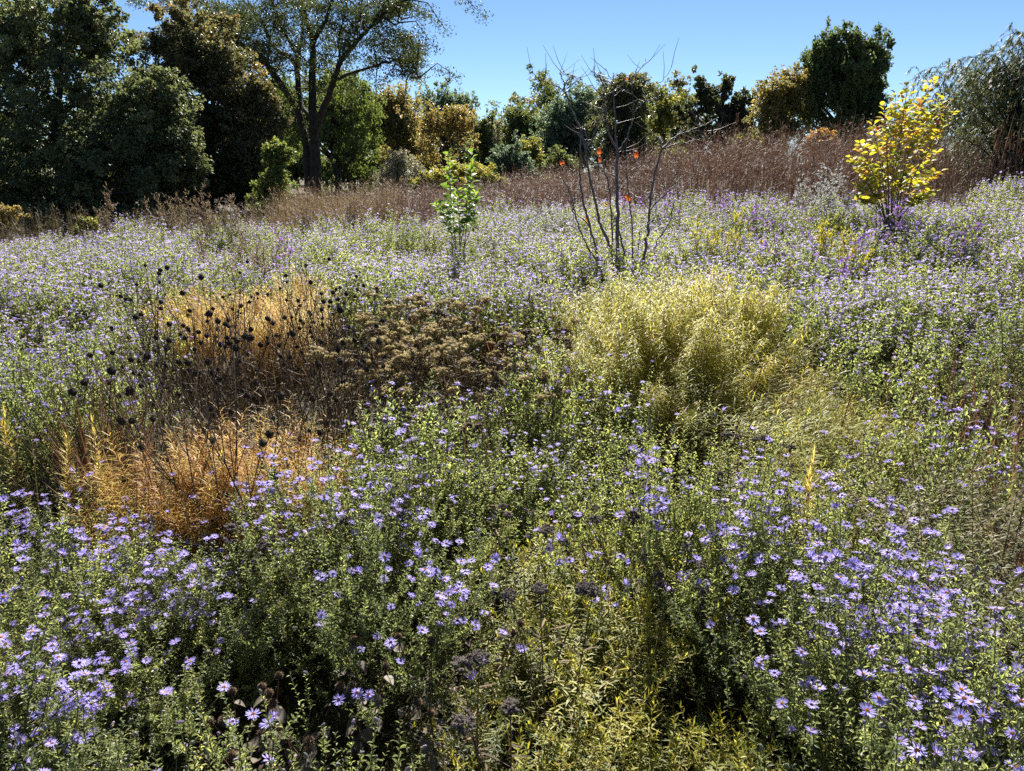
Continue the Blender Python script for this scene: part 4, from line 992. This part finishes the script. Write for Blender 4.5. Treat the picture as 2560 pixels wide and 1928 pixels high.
tree('gnarled_tree', 'very dark gnarled tree with knobby rounded clumps against the sky', 52,
     [(1800, 210, 58, 38), (1830, 240, 45, 50), (1765, 205, 30, 28), (1850, 270, 28, 45), (1872, 248, 16, 20), (1888, 240, 10, 14), (1710, 250, 38, 26), (1700, 280, 45, 35), (1780, 290, 70, 55), (1830, 330, 55, 50), (1740, 340, 60, 50), (1790, 390, 90, 40), (1875, 300, 20, 30)],
     'tree_dark', 1785, .35, 250, .5, 150, .17, 18, tint=.25, tsp=.2, ttop=.25, nbr=60, inner=.12, shell=.3, grow=.95, flat=.9)
tree('dense_tree', 'big dense dark tree with upright tufted top, right of the gnarled tree', 42,
     [(2090, 220, 100, 110), (2060, 150, 55, 60), (2130, 150, 60, 60), (2180, 170, 40, 70), (2040, 240, 70, 100), (2180, 250, 40, 80), (2090, 310, 110, 70), (2110, 110, 22, 25), (2075, 105, 20, 22), (2155, 105, 16, 22), (2200, 135, 14, 24), (2215, 225, 18, 12), (1985, 205, 12, 30), (2018, 150, 12, 34), (2048, 120, 12, 34), (2100, 96, 10, 30), (2128, 110, 10, 30), (2178, 112, 10, 34), (2222, 150, 8, 30), (2005, 175, 10, 30)],
     'tree_green', 2110, .35, 620, .42, 170, .13, 19, tint=.22, tsp=.22, ttop=.2, side=-.1, up=1.3, flat=2.3, inner=.25, shell=.3)
tree('russet_tree', 'russet tinged tree leaning against the left side of the big dense tree', 41, [(1950, 250, 50, 70), (1925, 290, 40, 60), (1985, 220, 30, 40), (1920, 335, 50, 40), (1960, 330, 60, 50)], 'tree_brown', 1950, .2, 220, .6, 120, .13, 20, tint=.45, tsp=.3, ttop=.4, flat=1.1)
tree('russet_shrub', 'rounded orange russet shrub above the brown meadow', 27, [(2050, 355, 42, 32), (2025, 370, 28, 28), (2078, 375, 22, 28), (2050, 400, 50, 40)], 'tree_russet', 2050, .06, 120, .25, 120, .075, 21, cat='shrub', tint=.45, tsp=.3, ttop=.6)
tree('grey_shrub', 'grey nearly leafless rounded shrub left of the green sapling', 30, [(1000, 430, 58, 55), (965, 450, 40, 40), (1040, 450, 30, 40), (1000, 400, 35, 30)], 'grey_twig', 1000, .06, 190, .38, 60, .06, 22, cat='shrub', tint=.4, nbr=70, bark='bark_grey')
tree('yellow_shrub', 'low spreading yellow green shrub behind the green sapling', 28, [(1090, 445, 50, 28), (1060, 460, 45, 25), (1150, 430, 60, 30), (1200, 435, 50, 28), (1245, 455, 40, 22), (1150, 465, 90, 30)], 'tree_yellow', 1150, .05, 190, .28, 90, .075, 23, cat='shrub', tint=.5, tsp=.3, ttop=.4)
tree('pale_shrub', 'pale yellow shrub at the left edge below the dark maple', 15, [(20, 535, 42, 26), (-20, 550, 40, 30)], 'tree_tan', 20, .03, 50, .14, 90, .045, 24, cat='shrub', tint=.6, tsp=.25)
tree('olive_shrub', 'small olive yellow shrub in the shade under the maples', 16.5, [(225, 560, 30, 22), (215, 580, 38, 22)], 'tree_yellow', 222, .03, 40, .15, 80, .05, 25, cat='shrub', tint=.25)
# background rows that close the treeline, each tree its own
rows = [(600, 330, 80, 'tree_green'), (745, 330, 86, 'tree_green'), (1010, 340, 96, 'tree_green'), (1060, 350, 98, 'tree_dark'), (1160, 350, 100, 'tree_brown'), (1215, 365, 104, 'tree_dark'), (1360, 300, 98, 'tree_green'), (1490, 300, 94, 'tree_dark'),
        (1620, 300, 90, 'tree_green'), (1690, 310, 92, 'tree_brown'), (1885, 330, 90, 'tree_yellow'), (1930, 310, 96, 'tree_dark'), (2230, 340, 80, 'tree_dark'), (2300, 330, 84, 'tree_green'), (2400, 300, 70, 'tree_dark'), (2520, 300, 74, 'tree_green')]
rows += [(30, 330, 62, 'tree_dark'), (250, 320, 64, 'tree_green'), (420, 320, 66, 'tree_dark'), (950, 330, 105, 'tree_brown'), (1030, 325, 108, 'tree_green'), (1095, 330, 106, 'tree_blue'), (1140, 335, 110, 'tree_green'), (1190, 345, 108, 'tree_brown'), (1275, 325, 110, 'tree_green'), (1330, 300, 106, 'tree_brown'), (1395, 285, 104, 'tree_green'),
         (1455, 285, 108, 'tree_blue'), (1520, 290, 106, 'tree_brown'), (1580, 300, 108, 'tree_green'), (1660, 300, 106, 'tree_green'), (1735, 310, 104, 'tree_brown'), (1840, 320, 106, 'tree_green'), (700, 300, 100, 'tree_green'), (850, 310, 102, 'tree_green')]
names = ['behind the brown topped maple', 'behind the elm trunk', 'below the brown green tree', 'behind the grey shrub', 'behind the tan tree', 'below the thin bare tree', 'left of the bluish tree', 'between the bluish tree and the bronze topped tree', 'right of the bronze topped tree', 'left of the gnarled tree', 'right of the gnarled tree', 'behind the russet tree', 'right of the big dense tree', 'behind the yellow shrub top', 'behind the willow', 'at the right edge behind the willow'] + ['behind the left part of the leftmost maple', 'behind the right part of the leftmost maple', 'behind the gap between the two dark maples', 'deep behind the brown green tree', 'deep behind the elm side of the tan tree', 'deep under the pointed blue green tree', 'deep behind the middle of the tan tree', 'deep between tan tree and dark narrow tree', 'just right of the thin bare tree', 'deep behind the yellow lit tree', 'deep beside the bluish rounded tree', 'deep behind the bluish rounded tree', 'deep before the bronze topped tree', 'deep behind the bronze topped tree', 'deep behind the loose yellowish tree', 'deep behind the shoulder of the gnarled tree', 'deep behind the dome of the gnarled tree', 'deep between the second maple and the elm', 'deep behind the drooping tree']
for i, (px, py, Y, mt) in enumerate(rows):
    h = 440 - py
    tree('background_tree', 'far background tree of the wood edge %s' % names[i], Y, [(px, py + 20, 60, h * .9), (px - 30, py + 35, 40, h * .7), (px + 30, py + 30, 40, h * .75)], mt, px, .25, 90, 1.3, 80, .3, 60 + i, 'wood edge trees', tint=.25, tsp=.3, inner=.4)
for i, (px, py, mt, w) in enumerate([(40, 455, 'tree_green', 'under the left part of the leftmost maple'), (300, 455, 'tree_dark', 'under the right part of the leftmost maple'), (600, 440, 'tree_green', 'under the brown topped maple'), (690, 430, 'tree_dark', 'left of the elm foot'), (745, 425, 'tree_green', 'touching the left of the elm trunk'),
                                   (830, 425, 'tree_dark', 'touching the right of the elm trunk'), (900, 430, 'tree_green', 'below the drooping tree'), (960, 425, 'tree_brown', 'between the drooping tree and the grey shrub'), (1400, 425, 'tree_green', 'below the bluish rounded tree'), (1600, 415, 'tree_dark', 'below the bronze topped tree')]):
    tree('background_shrub', 'far shady shrub %s' % w, 56, [(px, py, 45, 34), (px - 28, py + 10, 28, 26), (px + 30, py + 8, 28, 26)], mt, px, .08, 70, .8, 80, .2, 140 + i, 'far shady shrubs', 'shrub', tint=.3, tsp=.3, grow=1.0)
print('trees', time.time() - T0)

# willow with hanging strands
def willow():
    rng = np.random.default_rng(91); Y = 15.5; base = ground_at(2520, Y); root = thing('willow_tree', 'grey green willow with arching hanging strands at the right edge', 'tree', base)
    t = MB(); b = MB(); strands = []
    n = 46
    for k in range(n):
        a = rng.uniform(0, 6.28); R = rng.uniform(.5, 2.1); h = rng.uniform(1.6, 3.1) * (1.12 - .16 * R)
        s0 = np.array([rng.normal() * .15, rng.normal() * .15, 0.0]); hd = np.array([math.cos(a), math.sin(a), 0])
        s = np.linspace(0, 1, 9)[:, None]
        p = s0 + hd * R * s ** 1.3 + np.array([0, 0, 1.0]) * (h * (1.75 * s - .85 * s * s))
        t.tubes(p[None], np.linspace(.03, .005, 9)[None], 5, 0, .4)
        for q in range(3, 9):
            for _ in range(4):
                d = unit(hd * .8 + rdir(rng, 1)[0] * .9 + np.array([0, 0, .35])); L = rng.uniform(.4, 1.0)
                ss = np.linspace(0, 1, 6)[:, None]
                strands.append(p[q] + d * L * ss + np.array([0, 0, -1.0]) * L * 1.0 * ss ** 2.2)
    # tall spray against the sky
    for px, py, L in [(2300, 185, 1), (2330, 170, 1), (2400, 150, 1), (2440, 140, 1), (2480, 130, 1), (2530, 110, 1), (2545, 150, 1), (2500, 170, 1), (2370, 190, 1), (2560, 190, 1), (2420, 190, 1), (2350, 220, 1), (2530, 85, 1)]:
        e = at(px, py, Y + rng.normal() * .5) - base; s0 = np.array([rng.normal() * .2, 0, 1.6]); s = np.linspace(0, 1, 8)[:, None]
        mid = np.array([e[0] * .5 + .15, e[1] * .5, e[2] + .25])
        p = s0 * (1 - s) ** 2 + 2 * mid * s * (1 - s) + e * s * s
        t.tubes(p[None], np.linspace(.015, .003, 8)[None], 4, 0, .4); strands.append(p[-6:])
        for q in range(3, 8):
            for _ in range(4):
                d = unit(rdir(rng, 1)[0] + np.array([-.5, 0, .1])); LL = rng.uniform(.25, .6); ss = np.linspace(0, 1, 6)[:, None]
                strands.append(p[q] + d * LL * ss + np.array([0, 0, -1.0]) * LL * .8 * ss ** 2)
    S = np.stack(strands); t.tubes(S, np.full((len(S), 6), .003), 3, 0, .6)
    nl = 30; i = np.repeat(np.arange(len(S)), nl); m = len(i); q = rng.uniform(0, 4.99, m); i0 = q.astype(int); w = (q - i0)[:, None]
    pos = S[i, i0] * (1 - w) + S[i, i0 + 1] * w; tg = unit(S[i, i0 + 1] - S[i, i0])
    b.blades(pos, unit(tg + rdir(rng, m) * .75), rng.uniform(.06, .11, m), .014, np.zeros((m, 3)) + np.array([0, 0, -.25]), 0, rng.uniform(0, 1, m) * .7 + .15, 2)
    t.build('trunk', M['bark'], root); b.build('crown', M['willow'], root)
willow()

# ------------------------------------------------------------------ the three saplings
def spline(p, sub=5):
    p = np.asarray(p, float); n = len(p); s = np.linspace(0, n - 1, (n - 1) * sub + 1); i = np.minimum(s.astype(int), n - 2); w = (s - i)[:, None]
    pm = np.vstack([2 * p[0] - p[1], p, 2 * p[-1] - p[-2]]); a0, a1, a2, a3 = pm[i], pm[i + 1], pm[i + 2], pm[i + 3]
    return .5 * ((2 * a1) + (-a0 + a2) * w + (2 * a0 - 5 * a1 + 4 * a2 - a3) * w ** 2 + (-a0 + 3 * a1 - 3 * a2 + a3) * w ** 3)

def bare_sapling():
    rng = np.random.default_rng(92); Y = 6.9; base = ground_at(1535, Y)
    root = thing('bare_sapling', 'bare many stemmed sapling with a few curled orange leaves', 'sapling', base)
    Z = 1 / 3.028
    def q(x, y): return 1300 + x * Z, 150 + y * Z          # from the enlarged view
    S = [  # stems: points, radii in mm, depth shift
        ([(735, 1640), (735, 1460), (735, 1200), (735, 1000), (730, 850), (740, 680)], 16, 11, 0),
        ([(740, 690), (690, 600), (655, 460), (640, 330), (655, 250), (600, 140)], 8, 3, .05),
        ([(740, 690), (722, 540), (718, 400), (710, 250), (705, 100)], 7, 3, -.05),
        ([(745, 690), (800, 600), (845, 500), (865, 390)], 6, 4, .1),
        ([(865, 390), (930, 330), (1010, 290), (1100, 250)], 4, 1.5, .15),
        ([(865, 390), (858, 300), (850, 240)], 3, 1, .1),
        ([(715, 1600), (700, 1450), (620, 1280), (580, 1130), (530, 900), (500, 690)], 13, 8, .1),
        ([(500, 690), (460, 530), (400, 400), (350, 260), (325, 225)], 8, 5, .12),
        ([(325, 225), (245, 185), (160, 150), (80, 95)], 4, 1.2, .15), ([(335, 225), (328, 160), (310, 110)], 4, 2.5, .1), ([(340, 235), (400, 180), (470, 145)], 4, 2, .1),
        ([(335, 220), (350, 165), (395, 120)], 4, 2, .1), ([(328, 235), (290, 240), (270, 228)], 3, 1.5, .1), ([(310, 110), (340, 100)], 2.5, 1.5, .1), ([(310, 112), (298, 98)], 2.5, 1.5, .1), ([(455, 152), (455, 125)], 2.5, 1.5, .1),
        ([(500, 690), (540, 600), (600, 450), (635, 320)], 5, 4, .2), ([(635, 320), (640, 220), (660, 170), (610, 140), (540, 80)], 4, 1.5, .2), ([(640, 280), (700, 240), (790, 170), (900, 80), (950, 20)], 4, 1.2, .2),
        ([(640, 300), (600, 250), (540, 190)], 3, 2, .2), ([(600, 150), (570, 130), (555, 50)], 2.5, 1, .2), ([(700, 150), (670, 110), (650, 65)], 2.5, 1, 0), ([(710, 270), (780, 235), (830, 235)], 2.5, 1, 0),
        ([(500, 660), (505, 600), (490, 530), (455, 520)], 6, 3, .14), ([(455, 520), (520, 490), (600, 470), (680, 450)], 4, 1.2, .14),
        ([(605, 1600), (580, 1450), (530, 1280), (480, 1060), (455, 900), (455, 700), (460, 520)], 10, 5, -.15),
        ([(600, 1560), (520, 1430), (450, 1290), (420, 1180), (380, 1020), (330, 910), (280, 890)], 8, 3, -.2), ([(380, 1020), (310, 1010), (240, 1018)], 3, 1, -.2), ([(450, 1290), (380, 1260), (310, 1260)], 3, 1.2, -.2), ([(540, 1290), (480, 1210), (400, 1150), (380, 1060)], 4, 2, -.2),
        ([(700, 1480), (690, 1200), (680, 1000), (640, 830), (615, 760)], 7, 4, .25), ([(615, 765), (560, 700), (520, 695)], 3, 1, .25), ([(650, 870), (600, 800), (520, 830)], 3.5, 1.4, .25),
        ([(830, 1640), (780, 1420), (740, 1260), (720, 1180)], 8, 5, -.1),
        ([(855, 1640), (850, 1450), (850, 1230), (825, 1050), (810, 850), (805, 620)], 8, 2, .05), ([(820, 850), (870, 820), (940, 800), (1000, 740)], 4, 1.2, .05), ([(850, 1230), (760, 1240), (680, 1280)], 3, 1.2, .05),
        ([(925, 1640), (945, 1450), (970, 1300), (985, 1100), (1010, 900), (1075, 680)], 12, 8, -.05),
        ([(1080, 670), (1150, 600), (1250, 545), (1380, 500), (1500, 435)], 6, 1.5, -.1), ([(1080, 675), (1180, 640), (1300, 615), (1400, 590)], 5, 1.5, -.1), ([(1075, 670), (1050, 600), (1000, 555)], 4.5, 2.5, -.1), ([(1250, 545), (1330, 540), (1420, 540)], 2.5, 1, -.1),
        ([(985, 1130), (1060, 1050), (1150, 970), (1250, 935), (1340, 850)], 5, 1.3, -.12), ([(1160, 970), (1190, 920), (1230, 880)], 2.5, 1, -.1), ([(1120, 995), (1090, 960), (1080, 940)], 2.5, 1, -.1), ([(975, 1240), (1050, 1200), (1150, 1190), (1250, 1180), (1340, 1130)], 4.5, 1.2, -.15),
        ([(1000, 1460), (1050, 1350), (1130, 1230), (1160, 1100), (1160, 1000)], 5, 2, .1), ([(985, 1130), (940, 1080), (920, 1050)], 3, 1, -.1), ([(740, 1000), (800, 930), (850, 900)], 3, 1, 0), ([(735, 900), (700, 870), (650, 910)], 3, 1.5, 0), ([(740, 700), (800, 690)], 2.5, 1.5, 0), ([(1040, 180), (1100, 130), (1150, 60)], 2, 1, .2), ([(905, 1300), (890, 1500), (870, 1600)], 4, 2, .2)]
    t = MB()
    for pts, r0, r1, dy in S:
        p = spline([at(*q(*a), Y + dy + .05 * j) for j, a in enumerate(pts)]) - base
        if pts[0][1] >= 1590:
            e = np.array([(p[0, 0]) * .35, 0, -.05]); p = np.vstack([e[None], p])
        p = p + rng.normal(size=p.shape) * .004
        t.tubes(p[None], (np.linspace(r0, r1, len(p))[None] * .0012 + .0008), 6, 0, .5)
        for _ in range(4 if len(pts) > 3 else 2):
            a_ = int(rng.integers(len(p) // 3, len(p))); e_ = unit(rdir(rng, 1)[0] * np.array([1, .8, .6]) + np.array([0, 0, .6])); L_ = rng.uniform(.08, .28)
            q_ = np.stack([p[a_], p[a_] + e_ * L_ * .5 + rdir(rng, 1)[0] * .015, p[a_] + e_ * L_ + np.array([0, 0, .03])]); t.tubes(q_[None], np.array([[.0028, .0022, .0012]]), 4, 0, .5)
    t.build('stems', M['twig_bark'], root)
    for (x, y, a, L) in [(320, 778, 2.7, .075), (600, 690, -1.4, .09), (605, 750, -2.2, .07), (880, 715, -1.5, .09), (820, 1045, -.4, .09), (660, 1090, 2.8, .06), (815, 140, 1.9, .05), (510, 1200, -1.7, .07)]:
        c = at(*q(x, y), Y + .02) - base; b = MB(); L = L * .72
        s = np.linspace(0, 1, 7); w = np.sin(np.pi * np.clip(s * .96 + .03, 0, 1)) * L * .34
        cx = np.cos(a) * s * L; cz = np.sin(a) * s * L + .012 * np.sin(s * 7); cy = .02 * np.sin(s * 5 + 1)
        nx, nz = -math.sin(a), math.cos(a); v = []
        for k in range(7):
            for m_, cu in ((-1, .018), (0, 0), (1, .018)):
                v.append([cx[k] + nx * w[k] * m_, cy[k] + cu + .006 * math.sin(3 * k + m_), cz[k] + nz * w[k] * m_])
        v = np.array(v) - np.array([np.cos(a) * L * .5, 0, np.sin(a) * L * .5]) + c
        f = [[3 * k + j, 3 * k + j + 1, 3 * k + j + 4, 3 * k + j + 3] for k in range(6) for j in (0, 1)]
        b.add(v, f, 0, rng.uniform(0, 1, len(f)), True); b.build('leaf', M['orange_leaf'], root)
bare_sapling()

def leafy_sapling(name, label, Y, px, stems, mat, leafsz, seed, per, spread, tintf, stem_r=.008, bark='twig_bark', drop=.2):
    rng = np.random.default_rng(seed); base = ground_at(px, Y); root = thing(name, label, 'sapling', base); t, b = MB(), MB()
    for pts, lo in stems:
        p = spline([at(a, c, Y + dy) for a, c, dy in pts]) - base
        p = np.vstack([np.array([[p[0, 0] * .3, p[0, 1] * .3, -.05]]), p])
        t.tubes(p[None], np.linspace(stem_r, stem_r * .3, len(p))[None], 6, 0, .5)
        n = per; q = lo + (1 - lo) * (np.arange(n) + .5) / n; q = q * (len(p) - 1.01); i0 = q.astype(int); w = (q - i0)[:, None]
        pos = p[i0] * (1 - w) + p[i0 + 1] * w; tg = unit(p[i0 + 1] - p[i0])
        a = np.arange(n) * 2.39996 + rng.uniform(0, 6); rel = q / (len(p) - 1)
        d = np.stack([np.cos(a), np.sin(a), .35 + .5 * rel - drop + rng.normal(size=n) * .3], -1)
        S = leafsz * rng.uniform(.7, 1.15, n) * (1.1 - .35 * rel)
        pet = pos + unit(d) * spread * rng.uniform(.2, 1, n)[:, None]
        t.tubes(np.stack([pos, pos * .5 + pet * .5 + np.array([0, 0, .004]), pet], 1), np.full((n, 3), .0012), 3, 0, .5)
        b.inst(OVATE_V, OVATE_F, pet, frames(d, np.array([[0, 0, 1.0]]) + rng.normal(size=(n, 3)) * .35), np.stack([S * (.78 if mat == 'yellow_leaf' else .62), S, S], -1), 0, np.clip(tintf(rel, pos, rng, n), 0, 1), True)
    t.build('stems', M[bark], root); b.build('foliage', M[mat], root)
Yg = 8.2
leafy_sapling('green_sapling', 'young sapling with bright green upright leaves on two shoots', Yg, 1150,
    [([(1140, 620, 0), (1130, 520, 0), (1125, 450, .05), (1121, 380, .05)], .32), ([(1160, 620, 0), (1172, 520, .1), (1176, 450, .1), (1180, 382, .1)], .32), ([(1150, 620, -.1), (1165, 540, -.1), (1168, 470, -.15)], .3), ([(1140, 620, -.1), (1115, 550, -.1), (1090, 510, -.2)], .4), ([(1150, 620, 0), (1148, 540, -.2), (1140, 470, -.2)], .3), ([(1160, 620, 0), (1185, 540, 0), (1190, 480, .1)], .3), ([(1130, 620, 0), (1128, 560, .1), (1120, 500, .1)], .3)],
    'sapling_leaf', .11, 93, 30, .02, lambda rel, pos, rng, n: .15 + .65 * rel + rng.normal(size=n) * .12, .006)
yst = []
_r = np.random.default_rng(94)
for (x, y) in [(2125, 395), (2150, 360), (2180, 310), (2210, 270), (2240, 235), (2270, 215), (2300, 250), (2330, 200), (2360, 245), (2375, 290), (2355, 330), (2320, 320), (2290, 340), (2250, 320), (2200, 370), (2235, 400), (2160, 450), (2140, 470), (2150, 500), (2280, 420), (2310, 450), (2330, 480), (2345, 430), (2200, 440), (2180, 490), (2300, 500), (2255, 460), (2265, 270), (2320, 280), (2215, 330), (2165, 410), (2340, 380)]:
    dy = _r.normal() * .3; bx = 2225 + (x - 2225) * .15
    yst.append(([(bx, 560, 0), (bx + (x - bx) * .3, 560 + (y - 560) * .45, dy * .4), (bx + (x - bx) * .7, 560 + (y - 560) * .8, dy * .8), (x, y, dy)], .56))
leafy_sapling('yellow_leaved_shrub', 'upright shrub with large glowing yellow and orange leaves on the rise', 9.0, 2225, yst, 'yellow_leaf', .092, 95, 30, .06,
    lambda rel, pos, rng, n: .30 + rng.normal(size=n) * .2 + .12 * (pos[:, 2] > 1.35) + .25 * (rng.random(n) < .12), .007)

# ------------------------------------------------------------------ odd plants that rise above the asters
def flower_plant(name, label, px, Y, topy, n, R, mat, seed, nb=5, bl=.12, tip=10, tl=.02, tw=.007, stem='aster_stem', leafm='aster_leaf', cat='perennial', group=None, daisies=None, leafn=14, t0=2.2):
    g = ground_at(px, Y); H = at(px, topy, Y)[2] - g[2]
    b, tf, tips, P = twiggy(seed, n, H, R, nb, bl, tip, None, tl, tw, lean=.4, t0=t0)
    rng = np.random.default_rng(seed + 1)
    k = n * leafn; i = rng.integers(0, n, k); q = rng.uniform(.8, 3.6, k); i0 = q.astype(int); w = (q - i0)[:, None]
    lf = MB(); lf.blades(P[i, i0] * (1 - w) + P[i, i0 + 1] * w, rdir(rng, k) + np.array([0, 0, .3]), rng.uniform(.03, .06, k), .010, rng.normal(size=(k, 3)) * .3, 0, rng.uniform(.1, .7, k), 2)
    t = thing(name, label, cat, g, group=group)
    b.build('stems', M[stem], t); lf.build('foliage', M[leafm], t)
    if daisies:
        r3 = 2 if mat == 'petal_purple' else 3; tips = np.repeat(tips, r3, 0) + rng.normal(size=(len(tips) * r3, 3)) * .018; d = unit(rng.normal(size=(len(tips), 3)) * .7 + np.array([0, -.2, 1.0])); me = blossoms(tips, d, len(tips), rng, daisies, FARFL, [M[mat], M['disc']]); tf = None
        o = link('blossoms', me, t)
    else:
        o = tf.build('blossoms', M[mat], t)
    o['kind'] = 'stuff'
for i, (px, Y, ty, n, R, w) in enumerate([(1895, 8.6, 510, 8, .18, 'among white asters before the brown meadow'), (1790, 10.5, 480, 7, .16, 'standing left of the white aster shrub'), (1805, 10, 482, 4, .1, 'small topped and upright against the brown meadow'), (2200, 7.6, 518, 9, .16, 'directly in front of the yellow shrub'), (2245, 7.6, 530, 6, .12, 'just right of the foot of the yellow shrub'), (2390, 7.0, 555, 8, .16, 'alone in the pale field right of the yellow shrub'), (1650, 10, 495, 8, .2, 'behind the right branches of the bare sapling'),
                                     (720, 6.6, 590, 6, .14, 'tall among dark stalks behind the golden bluestar'), (1930, 7.2, 560, 9, .3, 'low beside the goldenrod'), (2080, 6.2, 600, 8, .25, 'low near the yellow green goldenrod'), (1560, 10.5, 500, 9, .3, 'behind the middle of the bare sapling')]):
    flower_plant('purple_aster_plant', 'deep purple aster %s' % w, px, Y, ty, n, R, 'petal_purple', 2300 + i, 5, .10, t0=3.0, daisies=.034, group='purple asters', cat='aster')
for i, (px, Y, ty, n, R, w) in enumerate([(2030, 10.2, 425, 16, .34, 'tall white aster shrub before the brown meadow'), (2090, 10.0, 470, 10, .3, 'white aster at the right side of the tall white aster shrub'), (1780, 8.5, 600, 12, .4, 'low white aster beside the goldenrod'), (1700, 11, 500, 12, .5, 'white aster drift behind the bare sapling'), (1420, 11, 520, 10, .5, 'white aster drift left of the bare sapling'), (1910, 8.4, 590, 12, .5, 'low white aster behind the upright goldenrod')]):
    flower_plant('white_aster_plant', w, px, Y, ty, n, R, 'petal_white', 2350 + i, 14, .18, daisies=.03, t0=1.9, cat='aster')
for i, (px, Y, ty, n, R, w) in enumerate([(1755, 8.0, 560, 9, .16, 'yellow goldenrod plume left of the upright one'), (1815, 7.8, 545, 7, .1, 'pointed upright goldenrod plume'), (1868, 6.6, 590, 4, .05, 'short orange yellow goldenrod spike'), (2047, 7.4, 560, 5, .06, 'slender goldenrod spike before the white aster shrub'), (2090, 7.2, 575, 10, .28, 'broad yellow green goldenrod near the slender spike'), (1915, 7.0, 640, 6, .2, 'low yellow green goldenrod behind the pale mound')]):
    flower_plant('goldenrod_plant', w, px, Y, ty, n, R, 'goldenrod', 2400 + i, 9, .12, 18, .024, .009, t0=2.6, leafm='star_pale', leafn=26)
M['plume_tan'] = leafmat('plume_tan', [(0.18, 0.12, 0.08), (0.34, 0.25, 0.17)], 0.3, 0.7, 0.2)
for i, (px, Y, ty, n, R, w) in enumerate([(905, 12.3, 475, 12, .3, 'rightmost of the tall dry stalks before the elm'), (870, 12.0, 490, 12, .4, 'tall bushy dry stalks before the dark maples'), (545, 11.6, 470, 14, .32, 'tallest feathery dry stalks before the second maple'), (490, 11.4, 500, 12, .4, 'spreading dry stalks left of the tallest feathery ones'), (600, 11.8, 515, 10, .3, 'dry feathery stalks right of the tallest ones'), (290, 11.0, 490, 6, .12, 'thin dry stalk with a yellow leaf before the leftmost maple'),
                                     (395, 11.2, 485, 4, .14, 'lone thin dry stalk in front of the dark shade'), (760, 12.4, 500, 12, .35, 'tan dry stalks at the foot of the elm'), (960, 14, 460, 10, .3, 'pale seedy dry stalks before the grey shrub'), (660, 8.0, 600, 7, .3, 'dark leaning dry stalks behind the golden bluestar'), (560, 8.2, 590, 6, .3, 'reddish dry stalks left of the dark leaning ones')]):
    flower_plant('dry_stalk_plant', w, px, Y, ty, n, R, 'plume_tan', 2450 + i, 12, .24, 9, .045, .010, stem='dry_brown', leafm='dry_brown', cat='dried plant')
print('odd plants', time.time() - T0)

# any aster bush that still lacks a label
for o in scene.objects:
    if o.name.startswith('aster_plant') and o.parent is None and not o['label']:
        o['label'] = 'lavender aster bush merging into the flowering field'; o['group'] = 'other field asters'

# ------------------------------------------------------------------ light, sky, camera
SUN_EL, SUN_AZ = math.radians(40), math.radians(4)      # azimuth to the right of the view direction
w = bpy.data.worlds.new('World'); scene.world = w; w.use_nodes = True
nt = w.node_tree; bg = nt.nodes['Background']
sky = nt.nodes.new('ShaderNodeTexSky'); sky.sky_type = 'NISHITA'; sky.sun_disc = False
sky.sun_elevation = SUN_EL; sky.sun_rotation = SUN_AZ; sky.air_density = 0.78; sky.dust_density = 0.0; sky.ozone_density = 5.0; sky.altitude = 1000
nt.links.new(sky.outputs[0], bg.inputs[0]); bg.inputs[1].default_value = 0.045
s = bpy.data.lights.new('sun', 'SUN'); s.energy = 5.0; s.angle = math.radians(.53); s.color = (1, .95, .86)
so = bpy.data.objects.new('sun', s); COL.objects.link(so)
sd = Vector((math.sin(SUN_AZ) * math.cos(SUN_EL), math.cos(SUN_AZ) * math.cos(SUN_EL), math.sin(SUN_EL)))
so.rotation_euler = (sd).to_track_quat('Z', 'Y').to_euler()
cam = bpy.data.cameras.new('camera'); co = bpy.data.objects.new('camera', cam); COL.objects.link(co)
cam.sensor_width = 36; cam.lens = 36 * F / 2560; cam.clip_start = .05; cam.clip_end = 2000
co.location = (0, 0, CAMZ); co.rotation_euler = (math.radians(90) - PITCH, 0, 0); scene.camera = co
vs = scene.view_settings; vs.view_transform = 'Standard'; vs.look = 'None'; vs.exposure = 1.6; vs.gamma = 1
cy = scene.cycles
cy.max_bounces = 8; cy.diffuse_bounces = 6; cy.glossy_bounces = 2; cy.transmission_bounces = 6; cy.transparent_max_bounces = 4
cy.caustics_reflective = False; cy.caustics_refractive = False; cy.sample_clamp_indirect = 4.0; cy.use_denoising = False
scene.render.film_transparent = False
for o in scene.objects:
    if o.get('category') and len(o['label'].replace(',', '').split()) > 16: print('LONG', o['label'])
print('done', time.time() - T0, sum(len(m.polygons) for m in bpy.data.meshes), len(scene.objects))
